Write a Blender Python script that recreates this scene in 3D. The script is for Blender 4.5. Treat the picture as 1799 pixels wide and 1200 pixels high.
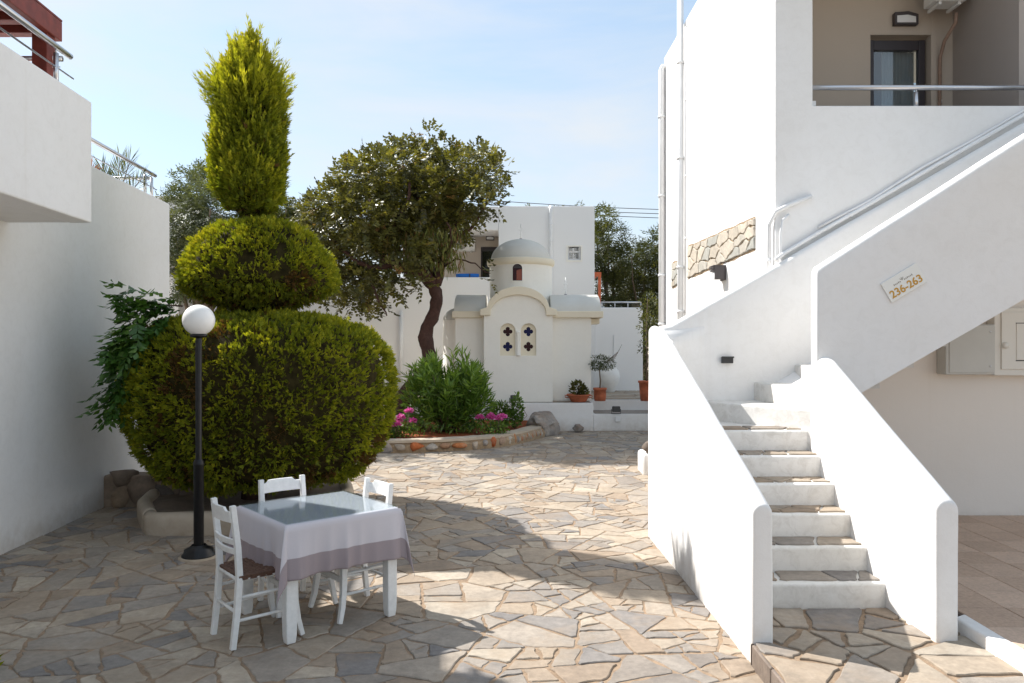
import bpy, bmesh, math, random
import numpy as np
from mathutils import Vector, Matrix, noise
R = math.radians
random.seed(7); rng = np.random.default_rng(11)
scene = bpy.context.scene
for o in list(bpy.data.objects): bpy.data.objects.remove(o)

# ------------------------------------------------------------------ camera, world, sun, exposure
H = 1.87; F = 1330.0
cam_d = bpy.data.cameras.new('camera'); cam = bpy.data.objects.new('camera', cam_d)
scene.collection.objects.link(cam)
cam.location = (0, 0, H); cam.rotation_euler = (R(90), 0, 0)
cam_d.sensor_width = 36; cam_d.lens = 36*F/1799; cam_d.shift_y = 5/1799
cam_d.clip_start = 0.05; cam_d.clip_end = 2000
scene.camera = cam

SUN_EL = R(45.5); sx, sy = -0.85, 0.53            # horizontal direction towards the sun
n_ = math.hypot(sx, sy); sx /= n_; sy /= n_
to_sun = Vector((sx*math.cos(SUN_EL), sy*math.cos(SUN_EL), math.sin(SUN_EL)))
sun_d = bpy.data.lights.new('sun', 'SUN'); sun = bpy.data.objects.new('sun', sun_d)
scene.collection.objects.link(sun)
sun.rotation_euler = to_sun.to_track_quat('Z', 'Y').to_euler()
sun_d.energy = 3.7; sun_d.angle = R(0.55); sun_d.color = (1.0, 0.965, 0.915)

world = bpy.data.worlds.new('World'); scene.world = world; world.use_nodes = True
wt = world.node_tree; wt.nodes.clear()
def wn(t, **k):
    n = wt.nodes.new(t)
    for a, b in k.items(): setattr(n, a, b)
    return n
w_out = wn('ShaderNodeOutputWorld'); w_bg = wn('ShaderNodeBackground'); w_bg.inputs['Strength'].default_value = 0.14
w_sky = wn('ShaderNodeTexSky', sky_type='NISHITA', sun_disc=False)
w_sky.sun_elevation = SUN_EL; w_sky.sun_rotation = math.atan2(sx, sy)
w_sky.air_density = 1.0; w_sky.dust_density = 0.7; w_sky.ozone_density = 1.5
w_tc = wn('ShaderNodeTexCoord'); w_map = wn('ShaderNodeMapping')
w_map.inputs['Scale'].default_value = (1.2, 2.2, 4.5); w_map.inputs['Rotation'].default_value = (0, R(14), R(20))
w_noise = wn('ShaderNodeTexNoise'); w_noise.inputs['Scale'].default_value = 1.3
w_noise.inputs['Detail'].default_value = 7; w_noise.inputs['Roughness'].default_value = 0.55
w_noise.inputs['Distortion'].default_value = 0.35
w_ramp = wn('ShaderNodeValToRGB'); w_ramp.color_ramp.elements[0].position = 0.42; w_ramp.color_ramp.elements[0].color = (0, 0, 0, 1)
w_ramp.color_ramp.elements[1].position = 0.64; w_ramp.color_ramp.elements[1].color = (.75, .75, .75, 1)
w_mix = wn('ShaderNodeMix', data_type='RGBA'); w_mix.inputs[7].default_value = (2.75, 2.82, 2.88, 1)
w_veil = wn('ShaderNodeMix', data_type='RGBA'); w_veil.inputs[0].default_value = .68; w_veil.inputs[7].default_value = (1.66, 2.05, 2.34, 1)
L = wt.links.new
L(w_tc.outputs['Generated'], w_map.inputs['Vector']); L(w_map.outputs[0], w_noise.inputs['Vector'])
L(w_noise.outputs['Fac'], w_ramp.inputs[0]); L(w_ramp.outputs[0], w_mix.inputs[0])
L(w_sky.outputs[0], w_veil.inputs[6]); L(w_veil.outputs[2], w_mix.inputs[6]); L(w_mix.outputs[2], w_bg.inputs['Color']); L(w_bg.outputs[0], w_out.inputs['Surface'])

vs = scene.view_settings
vs.view_transform = 'Standard'; vs.look = 'None'; vs.gamma = 1.0; vs.use_curve_mapping = False; vs.exposure = 1.18
scene.render.engine = 'CYCLES'
scene.cycles.max_bounces = 8; scene.cycles.diffuse_bounces = 5; scene.cycles.transparent_max_bounces = 12
scene.cycles.sample_clamp_indirect = 8

# ------------------------------------------------------------------ helpers
C = scene.collection
def P(px, py, Y):                                  # a point seen at photo pixel (px,py) at depth Y
    return Vector(((px-900)/F*Y, Y, H-(py-605)/F*Y))
def link(o, parent=None):
    C.objects.link(o)
    if parent is not None: o.parent = parent
    return o
def tag(o, label=None, cat=None, group=None, kind=None):
    if label: o['label'] = label
    if cat: o['category'] = cat
    if group: o['group'] = group
    if kind: o['kind'] = kind
    return o
def thing(name, label, cat, loc=(0, 0, 0), rz=0, group=None):
    o = bpy.data.objects.new(name, None); link(o)
    o.empty_display_size = .1
    o.location = loc; o.rotation_euler = (0, 0, rz)
    return tag(o, label, cat, group)
def mk(name, verts, faces, mat, parent=None, smooth=False, attr=None):
    me = bpy.data.meshes.new(name); me.from_pydata([tuple(v) for v in verts], [], faces); me.update()
    if mat: me.materials.append(mat)
    if smooth: me.polygons.foreach_set('use_smooth', [True]*len(me.polygons))
    if attr is not None: set_attr(me, attr)
    o = bpy.data.objects.new(name, me); return link(o, parent)
def set_attr(me, val, name='rnd'):
    a = me.attributes.new(name, 'FLOAT', 'FACE')
    n = len(me.polygons)
    a.data.foreach_set('value', np.full(n, val, dtype=np.float32) if np.isscalar(val) else np.asarray(val, dtype=np.float32))
def from_bm(name, bm, mat, parent=None, smooth=False, attr=None):
    me = bpy.data.meshes.new(name); bm.to_mesh(me); bm.free()
    if mat: me.materials.append(mat)
    if smooth: me.polygons.foreach_set('use_smooth', [True]*len(me.polygons))
    if attr is not None: set_attr(me, attr)
    o = bpy.data.objects.new(name, me); return link(o, parent)
class MB:                                          # collects shapes into one mesh
    def __init__(s): s.v = []; s.f = []
    def add(s, verts, faces):
        b = len(s.v); s.v += [tuple(v) for v in verts]; s.f += [tuple(i+b for i in f) for f in faces]; return s
    def build(s, name, mat, parent=None, smooth=False, attr=None):
        return mk(name, s.v, s.f, mat, parent, smooth, attr)
def box_geo(x0, x1, y0, y1, z0, z1):
    v = [(x0,y0,z0),(x1,y0,z0),(x1,y1,z0),(x0,y1,z0),(x0,y0,z1),(x1,y0,z1),(x1,y1,z1),(x0,y1,z1)]
    return v, [(3,2,1,0),(4,5,6,7),(0,1,5,4),(1,2,6,5),(2,3,7,6),(3,0,4,7)]
def bevel_box(name, x0, x1, y0, y1, z0, z1, mat, parent=None, b=.01, seg=2, attr=None):
    bm = bmesh.new(); v, f = box_geo(x0, x1, y0, y1, z0, z1)
    vs_ = [bm.verts.new(p) for p in v]
    for q in f: bm.faces.new([vs_[i] for i in q])
    if b > 0: bmesh.ops.bevel(bm, geom=bm.edges[:], offset=b, segments=seg, affect='EDGES', profile=.5)
    return from_bm(name, bm, mat, parent, attr=attr)
def prism_geo(poly, z0, z1):
    n = len(poly)
    a = [(p[0], p[1], z0) for p in poly]; b = [(p[0], p[1], z1) for p in poly]
    f = [tuple(range(n-1, -1, -1)), tuple(range(n, 2*n))] + [(i, (i+1) % n, n+(i+1) % n, n+i) for i in range(n)]
    return a+b, f
def bevel_prism(name, poly, z0, z1, mat, parent=None, b=.01, seg=2, attr=None):
    bm = bmesh.new(); v, f = prism_geo(poly, z0, z1)
    vs_ = [bm.verts.new(p) for p in v]
    for q in f: bm.faces.new([vs_[i] for i in q])
    bmesh.ops.recalc_face_normals(bm, faces=bm.faces[:])
    if b > 0: bmesh.ops.bevel(bm, geom=bm.edges[:], offset=b, segments=seg, affect='EDGES', profile=.5)
    return from_bm(name, bm, mat, parent, attr=attr)
def vprism_geo(poly, y0, y1):                      # polygon in XZ, extruded along Y
    n = len(poly)
    a = [(p[0], y0, p[1]) for p in poly]; b = [(p[0], y1, p[1]) for p in poly]
    return a+b, [tuple(range(n)), tuple(range(2*n-1, n-1, -1))] + [(i, n+i, n+(i+1) % n, (i+1) % n) for i in range(n)]
def fix_normals(o):
    bm = bmesh.new(); bm.from_mesh(o.data); bmesh.ops.recalc_face_normals(bm, faces=bm.faces[:]); bm.to_mesh(o.data); bm.free(); return o
def bevel_obj(o, b=.01, seg=2, angle=30):
    m = o.modifiers.new('bevel', 'BEVEL'); m.width = b; m.segments = seg; m.limit_method = 'ANGLE'; m.angle_limit = R(angle); return o
def smooth_obj(o):
    o.data.polygons.foreach_set('use_smooth', [True]*len(o.data.polygons)); return o
def tube_geo(pts, rad, sides=8, flat=1.0, rot=0.0, cap=True, up=None):
    pts = [Vector(p) for p in pts]; n = len(pts)
    rads = rad if hasattr(rad, '__len__') else [rad]*n
    t0 = (pts[1]-pts[0]).normalized()
    ref = Vector(up) if up else (Vector((1, 0, 0)) if abs(t0.x) < .8 else Vector((0, 1, 0)))
    v = []; f = []
    nrm = (ref - t0*ref.dot(t0)).normalized()
    for i, p in enumerate(pts):
        t = (pts[min(i+1, n-1)]-pts[max(i-1, 0)]).normalized()
        nrm = (nrm - t*nrm.dot(t)).normalized(); bi = t.cross(nrm)
        for k in range(sides):
            a = 2*math.pi*k/sides+rot
            v.append(p + nrm*(math.cos(a)*rads[i]) + bi*(math.sin(a)*rads[i]*flat))
    for i in range(n-1):
        for k in range(sides):
            a = i*sides+k; b = i*sides+(k+1) % sides
            f.append((a, b, b+sides, a+sides))
    if cap:
        f.append(tuple(range(sides-1, -1, -1))); f.append(tuple((n-1)*sides+k for k in range(sides)))
    return v, f
def tube(name, pts, rad, mat, parent=None, sides=8, smooth=True, **k):
    v, f = tube_geo(pts, rad, sides, **k); return mk(name, v, f, mat, parent, smooth)
def lathe_geo(prof, seg=32, cx=0, cy=0, a0=0, a1=2*math.pi, sxx=1, syy=1):
    v = []; f = []; full = abs(a1-a0-2*math.pi) < 1e-6; m = seg if full else seg+1
    for (r, z) in prof:
        for k in range(m):
            a = a0+(a1-a0)*k/seg; v.append((cx+r*math.cos(a)*sxx, cy+r*math.sin(a)*syy, z))
    for i in range(len(prof)-1):
        for k in range(seg):
            k2 = (k+1) % m
            f.append((i*m+k, i*m+k2, (i+1)*m+k2, (i+1)*m+k))
    return v, f
def lathe(name, prof, mat, parent=None, seg=32, smooth=True, **k):
    v, f = lathe_geo(prof, seg, **k); return mk(name, v, f, mat, parent, smooth)
def rock(name, loc, size, mat, parent=None, seed=0, sub=3, amp=.35, attr=.5, flat=False, rz=0, fr=1.3):
    bm = bmesh.new(); bmesh.ops.create_icosphere(bm, subdivisions=sub, radius=1)
    off = Vector((seed*3.7, seed*1.3, seed*5.1))
    pr_ = random.Random(seed*17+1); planes = []
    for _ in range(11):
        pn = Vector((pr_.gauss(0, 1), pr_.gauss(0, 1), pr_.gauss(0, 1))).normalized(); planes.append((pn, pr_.uniform(.52, .82)))
    for v in bm.verts:
        p = v.co.copy()
        d = 1+amp*noise.noise(p*fr+off)+amp*.45*noise.noise(p*fr*2.6+off)+amp*.2*noise.noise(p*fr*6+off)
        q = p*d
        for (pn, pd) in planes:                    # broken faces
            e_ = q.dot(pn)-pd
            if e_ > 0: q -= pn*e_*.92
        v.co = Vector((q.x*size[0], q.y*size[1], q.z*size[2]))
    M_ = Matrix.Rotation(rz, 4, 'Z'); bmesh.ops.transform(bm, matrix=M_, verts=bm.verts)
    o = from_bm(name, bm, mat, parent, smooth=not flat, attr=attr); o.location = loc; return o

# ------------------------------------------------------------------ materials
def srgb(r, g, b):
    f = lambda c: (c/255/12.92) if c/255 <= .04045 else ((c/255+.055)/1.055)**2.4
    return (f(r), f(g), f(b), 1)
def newmat(name):
    m = bpy.data.materials.new(name); m.use_nodes = True
    nt = m.node_tree; return m, nt, nt.nodes['Principled BSDF']
def N(nt, t, **k):
    n = nt.nodes.new(t)
    for a, b in k.items(): setattr(n, a, b)
    return n
def noise_node(nt, scale, detail=4, rough=.55, coord='Object', vec=None, dist=0):
    n = N(nt, 'ShaderNodeTexNoise'); n.inputs['Scale'].default_value = scale
    n.inputs['Detail'].default_value = detail; n.inputs['Roughness'].default_value = rough; n.inputs['Distortion'].default_value = dist
    if vec is None:
        tc = N(nt, 'ShaderNodeTexCoord'); vec = tc.outputs[coord]
    nt.links.new(vec, n.inputs['Vector']); return n
def ramp(nt, fac, stops, interp='LINEAR'):
    r = N(nt, 'ShaderNodeValToRGB'); cr = r.color_ramp; cr.interpolation = interp
    while len(cr.elements) < len(stops): cr.elements.new(.5)
    for e, (p, c) in zip(cr.elements, stops): e.position = p; e.color = c
    nt.links.new(fac, r.inputs[0]); return r.outputs[0]
def mixc(nt, fac, a, b, mode='MIX'):
    m = N(nt, 'ShaderNodeMix', data_type='RGBA', blend_type=mode)
    for sock, val in ((0, fac), (6, a), (7, b)):
        if hasattr(val, 'is_linked'): nt.links.new(val, m.inputs[sock])
        else: m.inputs[sock].default_value = val
    return m.outputs[2]
def bump(nt, bsdf, hts, dist=.01):
    prev = None
    for h, s in hts:
        b = N(nt, 'ShaderNodeBump'); b.inputs['Strength'].default_value = s; b.inputs['Distance'].default_value = dist
        nt.links.new(h, b.inputs['Height'])
        if prev: nt.links.new(prev, b.inputs['Normal'])
        prev = b.outputs[0]
    nt.links.new(prev, bsdf.inputs['Normal'])
def plaster(name, col, dirt=.12, rough=.85, grime=True, scuff=0.0):
    m, nt, b = newmat(name)
    g = N(nt, 'ShaderNodeNewGeometry')
    big = noise_node(nt, .9, 5, .6, vec=g.outputs['Position'])
    mid = noise_node(nt, 7, 6, .65, vec=g.outputs['Position'])
    fine = noise_node(nt, 90, 3, .6, vec=g.outputs['Position'])
    dcol = tuple(c*k for c, k in zip(col[:3], (.80, .76, .69)))+(1,)
    f1 = ramp(nt, big.outputs['Fac'], [(.40, (0, 0, 0, 1)), (.85, (dirt*1.6,)*3+(1,))])
    c1 = mixc(nt, f1, col, dcol)
    if grime:                                      # splash-stained foot of the walls and faint run-off streaks
        sep = N(nt, 'ShaderNodeSeparateXYZ'); nt.links.new(g.outputs['Position'], sep.inputs[0])
        mr = N(nt, 'ShaderNodeMapRange'); mr.inputs['From Min'].default_value = .42; mr.inputs['From Max'].default_value = 0.0
        nt.links.new(sep.outputs['Z'], mr.inputs['Value'])
        mu = N(nt, 'ShaderNodeMath', operation='MULTIPLY'); nt.links.new(mr.outputs[0], mu.inputs[0]); nt.links.new(mid.outputs['Fac'], mu.inputs[1])
        f2 = ramp(nt, mu.outputs[0], [(.18, (0, 0, 0, 1)), (.75, (.75,)*3+(1,))])
        c1 = mixc(nt, f2, c1, tuple(c*k for c, k in zip(col[:3], (.55, .47, .38)))+(1,))
        mp = N(nt, 'ShaderNodeMapping'); mp.inputs['Scale'].default_value = (9, 9, .35); nt.links.new(g.outputs['Position'], mp.inputs[0])
        st = noise_node(nt, 1, 4, .6, vec=mp.outputs[0])
        f3 = ramp(nt, st.outputs['Fac'], [(.58, (0, 0, 0, 1)), (.85, (dirt,)*3+(1,))])
        c1 = mixc(nt, f3, c1, dcol)
    if scuff:                                      # worn, dirty patches
        sn = noise_node(nt, 11, 8, .72, vec=g.outputs['Position'], dist=.8)
        f4 = ramp(nt, sn.outputs['Fac'], [(.46, (0, 0, 0, 1)), (.72, (scuff,)*3+(1,))])
        c1 = mixc(nt, f4, c1, tuple(c*k for c, k in zip(col[:3], (.50, .46, .41)))+(1,))
    nt.links.new(c1, b.inputs['Base Color']); b.inputs['Roughness'].default_value = rough
    b.inputs['Specular IOR Level'].default_value = .25
    bump(nt, b, [(big.outputs['Fac'], .5), (mid.outputs['Fac'], .22), (fine.outputs['Fac'], .10)], .012)
    return m
def simple(name, col, rough=.5, metal=0, spec=.5, nscale=0, namp=.2, bmp=0):
    m, nt, b = newmat(name)
    b.inputs['Roughness'].default_value = rough; b.inputs['Metallic'].default_value = metal
    b.inputs['Specular IOR Level'].default_value = spec
    if nscale:
        n = noise_node(nt, nscale, 5, .6)
        lo = tuple(c*(1-namp) for c in col[:3])+(1,); hi = tuple(min(1, c*(1+namp)) for c in col[:3])+(1,)
        nt.links.new(ramp(nt, n.outputs['Fac'], [(.3, lo), (.7, hi)]), b.inputs['Base Color'])
        if bmp: bump(nt, b, [(n.outputs['Fac'], bmp)], .01)
    else: b.inputs['Base Color'].default_value = col
    return m
def stone_mat(name, stops, bscale=14, bstr=.35, dust=None, rough=.8, nv=.35, bdist=.012):
    m, nt, b = newmat(name)
    g = N(nt, 'ShaderNodeNewGeometry'); pos = g.outputs['Position']
    at = N(nt, 'ShaderNodeAttribute'); at.attribute_name = 'rnd'
    base = ramp(nt, at.outputs['Fac'], stops)
    n1 = noise_node(nt, bscale*.35, 6, .65, vec=pos, dist=.6); n2 = noise_node(nt, bscale*2.2, 6, .7, vec=pos)
    v1 = ramp(nt, n1.outputs['Fac'], [(.25, (1-nv,)*3+(1,)), (.75, (1+nv*.6, 1+nv*.55, 1+nv*.45, 1))])
    c = mixc(nt, 1.0, base, v1, 'MULTIPLY')
    v2 = ramp(nt, n2.outputs['Fac'], [(.3, (.8, .8, .8, 1)), (.7, (1.15, 1.15, 1.15, 1))])
    c = mixc(nt, 1.0, c, v2, 'MULTIPLY')
    if dust:
        n3 = noise_node(nt, 1.7, 6, .7, vec=pos)
        f = ramp(nt, n3.outputs['Fac'], [(.5, (0, 0, 0, 1)), (.72, (.7, .7, .7, 1))])
        c = mixc(nt, f, c, dust)
    nt.links.new(c, b.inputs['Base Color']); b.inputs['Roughness'].default_value = rough
    b.inputs['Specular IOR Level'].default_value = .3
    bump(nt, b, [(n1.outputs['Fac'], bstr), (n2.outputs['Fac'], bstr*.6)], bdist)
    return m
def leaf_mat(name, stops, trans=.35, rough=.5, spec=.35, tcol=(1.3, 1.25, .5)):
    m, nt, b = newmat(name)
    at = N(nt, 'ShaderNodeAttribute'); at.attribute_name = 'rnd'
    col = ramp(nt, at.outputs['Fac'], stops)
    nt.links.new(col, b.inputs['Base Color']); b.inputs['Roughness'].default_value = rough
    b.inputs['Specular IOR Level'].default_value = spec
    tr = N(nt, 'ShaderNodeBsdfTranslucent')
    tc = mixc(nt, 1.0, col, tuple(tcol)+(1,), 'MULTIPLY'); nt.links.new(tc, tr.inputs['Color'])
    ms = N(nt, 'ShaderNodeMixShader'); ms.inputs[0].default_value = trans
    nt.links.new(b.outputs[0], ms.inputs[1]); nt.links.new(tr.outputs[0], ms.inputs[2])
    nt.links.new(ms.outputs[0], nt.nodes['Material Output'].inputs['Surface'])
    return m
def glass_mat(name, tint=(.9, .95, .95, 1), f0=.045, rough=.0, grow=.9):
    """thin clear sheet: passes light straight through, mirrors more at grazing angles"""
    m, nt, b = newmat(name); nt.nodes.remove(b)
    lw = N(nt, 'ShaderNodeLayerWeight'); lw.inputs['Blend'].default_value = .5
    pw = N(nt, 'ShaderNodeMath', operation='POWER'); pw.inputs[1].default_value = 5.0; nt.links.new(lw.outputs['Facing'], pw.inputs[0])
    ma = N(nt, 'ShaderNodeMath', operation='MULTIPLY_ADD'); ma.inputs[1].default_value = grow-f0; ma.inputs[2].default_value = f0; nt.links.new(pw.outputs[0], ma.inputs[0])
    t = N(nt, 'ShaderNodeBsdfTransparent'); t.inputs['Color'].default_value = tint
    g = N(nt, 'ShaderNodeBsdfGlossy'); g.inputs['Roughness'].default_value = rough
    ms = N(nt, 'ShaderNodeMixShader')
    nt.links.new(ma.outputs[0], ms.inputs[0]); nt.links.new(t.outputs[0], ms.inputs[1]); nt.links.new(g.outputs[0], ms.inputs[2])
    nt.links.new(ms.outputs[0], nt.nodes['Material Output'].inputs['Surface'])
    return m
M = {}
M['white'] = plaster('white_plaster', (.83, .82, .81, 1), dirt=.22, scuff=.10)
M['white_clean'] = plaster('white_plaster_clean', (.83, .825, .82, 1), dirt=.06, grime=False)
M['white_step'] = plaster('white_step_paint', (.74, .725, .70, 1), dirt=.5, scuff=.42)
M['cream'] = plaster('cream_plaster', (.86, .84, .785, 1), dirt=.14, grime=False, scuff=.06)
M['beige_trim'] = plaster('beige_trim', (.78, .71, .57, 1), dirt=.15, grime=False)
M['grey_roof'] = plaster('grey_roof_plaster', (.66, .65, .61, 1), dirt=.5, grime=False)
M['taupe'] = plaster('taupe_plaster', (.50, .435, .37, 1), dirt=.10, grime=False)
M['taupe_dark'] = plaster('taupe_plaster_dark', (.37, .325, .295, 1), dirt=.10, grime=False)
M['cream_wall'] = plaster('cream_wall', (.82, .755, .69, 1), dirt=.15)
M['planter'] = plaster('planter_plaster', (.50, .43, .35, 1), dirt=.5)
G_, T_, B_ = srgb(122, 122, 126), srgb(178, 152, 122), srgb(196, 182, 160)
PAV = [(0, srgb(126, 122, 120)), (.16, srgb(142, 135, 128)), (.36, srgb(156, 146, 135)), (.55, srgb(163, 150, 134)),
       (.72, srgb(147, 131, 115)), (.86, srgb(174, 163, 148)), (1, srgb(130, 122, 115))]
M['paving'] = stone_mat('paving_stone', PAV, 9, .45, dust=srgb(148, 130, 110), nv=.28)
M['mortar'] = stone_mat('paving_mortar', [(0, srgb(150, 129, 108)), (1, srgb(150, 129, 108))], 30, .8, rough=.95)
M['wallstone'] = stone_mat('wall_stone', [(0, srgb(158, 158, 152)), (.4, srgb(182, 173, 160)), (.75, srgb(190, 180, 165)), (1, srgb(170, 160, 146))], 12, .4, nv=.25)
M['wallmortar'] = stone_mat('wall_mortar', [(0, srgb(158, 138, 114)), (1, srgb(158, 138, 114))], 26, .8, rough=.95)
M['curbstone'] = stone_mat('curb_stone', [(0, srgb(140, 138, 142)), (.3, srgb(176, 168, 158)), (.55, srgb(168, 138, 116)), (.8, srgb(184, 122, 78)), (1, srgb(172, 92, 52))], 13, .8, nv=.6, dust=srgb(164, 146, 128))
M['boulder'] = stone_mat('boulder', [(0, srgb(140, 138, 138)), (.5, srgb(160, 150, 140)), (1, srgb(190, 150, 112))], 7, 1.0, nv=.65, dust=srgb(158, 126, 100))
M['darkrock'] = stone_mat('dark_rubble', [(0, srgb(112, 104, 100)), (.5, srgb(140, 124, 110)), (1, srgb(160, 138, 114))], 8, .7, nv=.4)
M['soil'] = stone_mat('red_soil', [(0, srgb(140, 74, 40)), (1, srgb(140, 74, 40))], 24, 1.0, rough=.95)
M['terrain'] = stone_mat('dry_ground', [(0, srgb(182, 168, 146)), (1, srgb(182, 168, 146))], 3, .8, rough=.95)
M['tile'] = stone_mat('floor_tile', [(0, srgb(184, 158, 138)), (.5, srgb(192, 166, 146)), (1, srgb(200, 174, 154))], 20, .12, nv=.12, rough=.55)
M['grout'] = simple('tile_grout', srgb(96, 80, 70), .9)
M['steel'] = simple('brushed_steel', (.62, .62, .64, 1), .28, 1.0)
M['red_wood'] = simple('red_brown_timber', srgb(120, 50, 38), .55, nscale=9, namp=.25, bmp=.2)
M['orange_wood'] = simple('orange_timber', srgb(196, 98, 58), .6, nscale=8, namp=.2)
M['black_iron'] = simple('black_painted_iron', (.006, .006, .007, 1), .3, spec=.35, nscale=30, namp=.4, bmp=.15)
M['globe'] = simple('opal_globe', (.84, .83, .81, 1), .3, spec=.4)
M['chair_white'] = simple('white_painted_wood', (.77, .765, .75, 1), .45, nscale=26, namp=.07, bmp=.12)
M['rush'] = simple('brown_woven_cord', srgb(92, 66, 52), .8, nscale=60, namp=.4, bmp=.5)
M['pvc'] = simple('white_pvc_pipe', (.78, .78, .78, 1), .4, nscale=6, namp=.05)
M['dark_frame'] = simple('dark_door_frame', srgb(54, 48, 52), .4)
M['lamp_dark'] = simple('lamp_housing', srgb(70, 64, 66), .5)
M['lamp_glass'] = simple('lamp_diffuser', (.78, .79, .80, 1), .35)
M['ac_white'] = simple('ac_casing', (.72, .71, .68, 1), .45, nscale=4, namp=.06)
M['ac_dark'] = simple('ac_grille', (.06, .06, .06, 1), .5)
M['ac_pipe'] = simple('pipe_wrap', srgb(150, 124, 108), .7, nscale=20, namp=.15)
M['curtain'] = simple('curtain_cloth', (.52, .53, .53, 1), .9)
M['room_dark'] = simple('dark_interior', (.05, .045, .05, 1), .9)
M['pane'] = glass_mat('window_pane', (.75, .8, .82, 1), .12)
M['tableglass'] = glass_mat('table_glass', (.90, .94, .95, 1), .05, .09)
M['terracotta'] = simple('terracotta', srgb(176, 98, 66), .8, nscale=7, namp=.3, bmp=.25)
M['urn'] = simple('white_urn', (.76, .75, .73, 1), .7, nscale=5, namp=.08)
M['box_grey'] = simple('grey_metal_box', srgb(196, 194, 188), .45, nscale=3, namp=.05)
M['cab_white'] = simple('white_cabinet', srgb(226, 222, 214), .45)
M['black'] = simple('black_plastic', (.02, .02, .022, 1), .45)
M['sign'] = simple('sign_plate', srgb(232, 231, 226), .35)
M['gold'] = simple('gold_print', srgb(196, 146, 46), .5)
M['grey_print'] = simple('grey_print', srgb(150, 146, 136), .6)
M['glass_red'] = simple('dark_red_glass', (.03, .004, .006, 1), .35, spec=.2)
M['glass_blue'] = simple('dark_blue_glass', (.006, .007, .06, 1), .35, spec=.2)
M['glass_orange'] = simple('amber_glass', (.22, .035, .008, 1), .2)
M['blue_roll'] = simple('blue_fabric', srgb(24, 104, 190), .7)
M['bark'] = stone_mat('tree_bark', [(0, srgb(78, 56, 50)), (1, srgb(78, 56, 50))], 9, 1.0, nv=.5, rough=.9, bdist=.03)
M['bark_grey'] = stone_mat('grey_bark', [(0, srgb(120, 106, 92)), (1, srgb(120, 106, 92))], 12, 1.0, nv=.4, rough=.9, bdist=.02)
M['cutwood'] = simple('cut_wood', srgb(206, 170, 126), .8)
M['cable'] = simple('cable', (.04, .04, .045, 1), .6)
M['thuja'] = leaf_mat('thuja_foliage', [(0, (.12, .068, .022, 1)), (.10, (.18, .095, .035, 1)), (.16, (.075, .10, .012, 1)), (.45, (.20, .235, .018, 1)), (.75, (.38, .38, .026, 1)), (1, (.54, .49, .045, 1))], .38, .6, .2)
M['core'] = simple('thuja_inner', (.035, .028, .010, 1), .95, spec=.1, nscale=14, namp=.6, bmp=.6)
M['carob'] = leaf_mat('carob_leaves', [(0, (.05, .05, .017, 1)), (.45, (.105, .105, .028, 1)), (.8, (.19, .18, .045, 1)), (1, (.23, .14, .06, 1))], .34, .42, .4)
M['pod'] = leaf_mat('carob_pods', [(0, (.10, .13, .025, 1)), (.6, (.15, .15, .03, 1)), (1, (.16, .07, .025, 1))], .15, .5, .3)
M['olive'] = leaf_mat('olive_leaves', [(0, (.05, .065, .03, 1)), (.6, (.10, .12, .055, 1)), (1, (.18, .20, .11, 1))], .25, .5, .4)
M['far_leaf'] = leaf_mat('gum_leaves', [(0, (.035, .045, .015, 1)), (.6, (.075, .085, .025, 1)), (1, (.14, .14, .04, 1))], .35, .5, .35)
M['oleander'] = leaf_mat('oleander_leaves', [(0, (.045, .095, .016, 1)), (.5, (.11, .20, .03, 1)), (.85, (.22, .34, .05, 1)), (1, (.34, .38, .08, 1))], .32, .38, .5)
M['vine'] = leaf_mat('vine_leaves', [(0, (.03, .085, .016, 1)), (.6, (.06, .145, .024, 1)), (1, (.12, .22, .035, 1))], .30, .35, .5)
M['palm'] = leaf_mat('palm_leaves', [(0, (.08, .11, .03, 1)), (1, (.22, .22, .07, 1))], .3, .5, .4)
M['red_leaf'] = leaf_mat('reddish_leaves', [(0, (.16, .04, .02, 1)), (1, (.26, .10, .05, 1))], .3, .5, .3)
M['petal'] = leaf_mat('pink_petals', [(0, (.55, .06, .28, 1)), (.6, (.68, .12, .42, 1)), (1, (.75, .30, .55, 1))], .35, .6, .2, (1.1, 1, 1))
# ---- two-tone tablecloth
m, nt, b = newmat('lilac_tablecloth')
at = N(nt, 'ShaderNodeAttribute'); at.attribute_name = 'edge'
band = ramp(nt, at.outputs['Fac'], [(0, srgb(158, 146, 149)), (.135, srgb(158, 146, 149)), (.1352, srgb(203, 198, 203)), (1, srgb(203, 198, 203))], 'CONSTANT')
wv = noise_node(nt, 260, 2, .5); wc = ramp(nt, wv.outputs['Fac'], [(.3, (.965,)*3+(1,)), (.7, (1.03,)*3+(1,))])
nt.links.new(mixc(nt, 1.0, band, wc, 'MULTIPLY'), b.inputs['Base Color']); b.inputs['Roughness'].default_value = .9
b.inputs['Specular IOR Level'].default_value = .1; bump(nt, b, [(wv.outputs['Fac'], .15)], .002)
M['cloth'] = m

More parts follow.
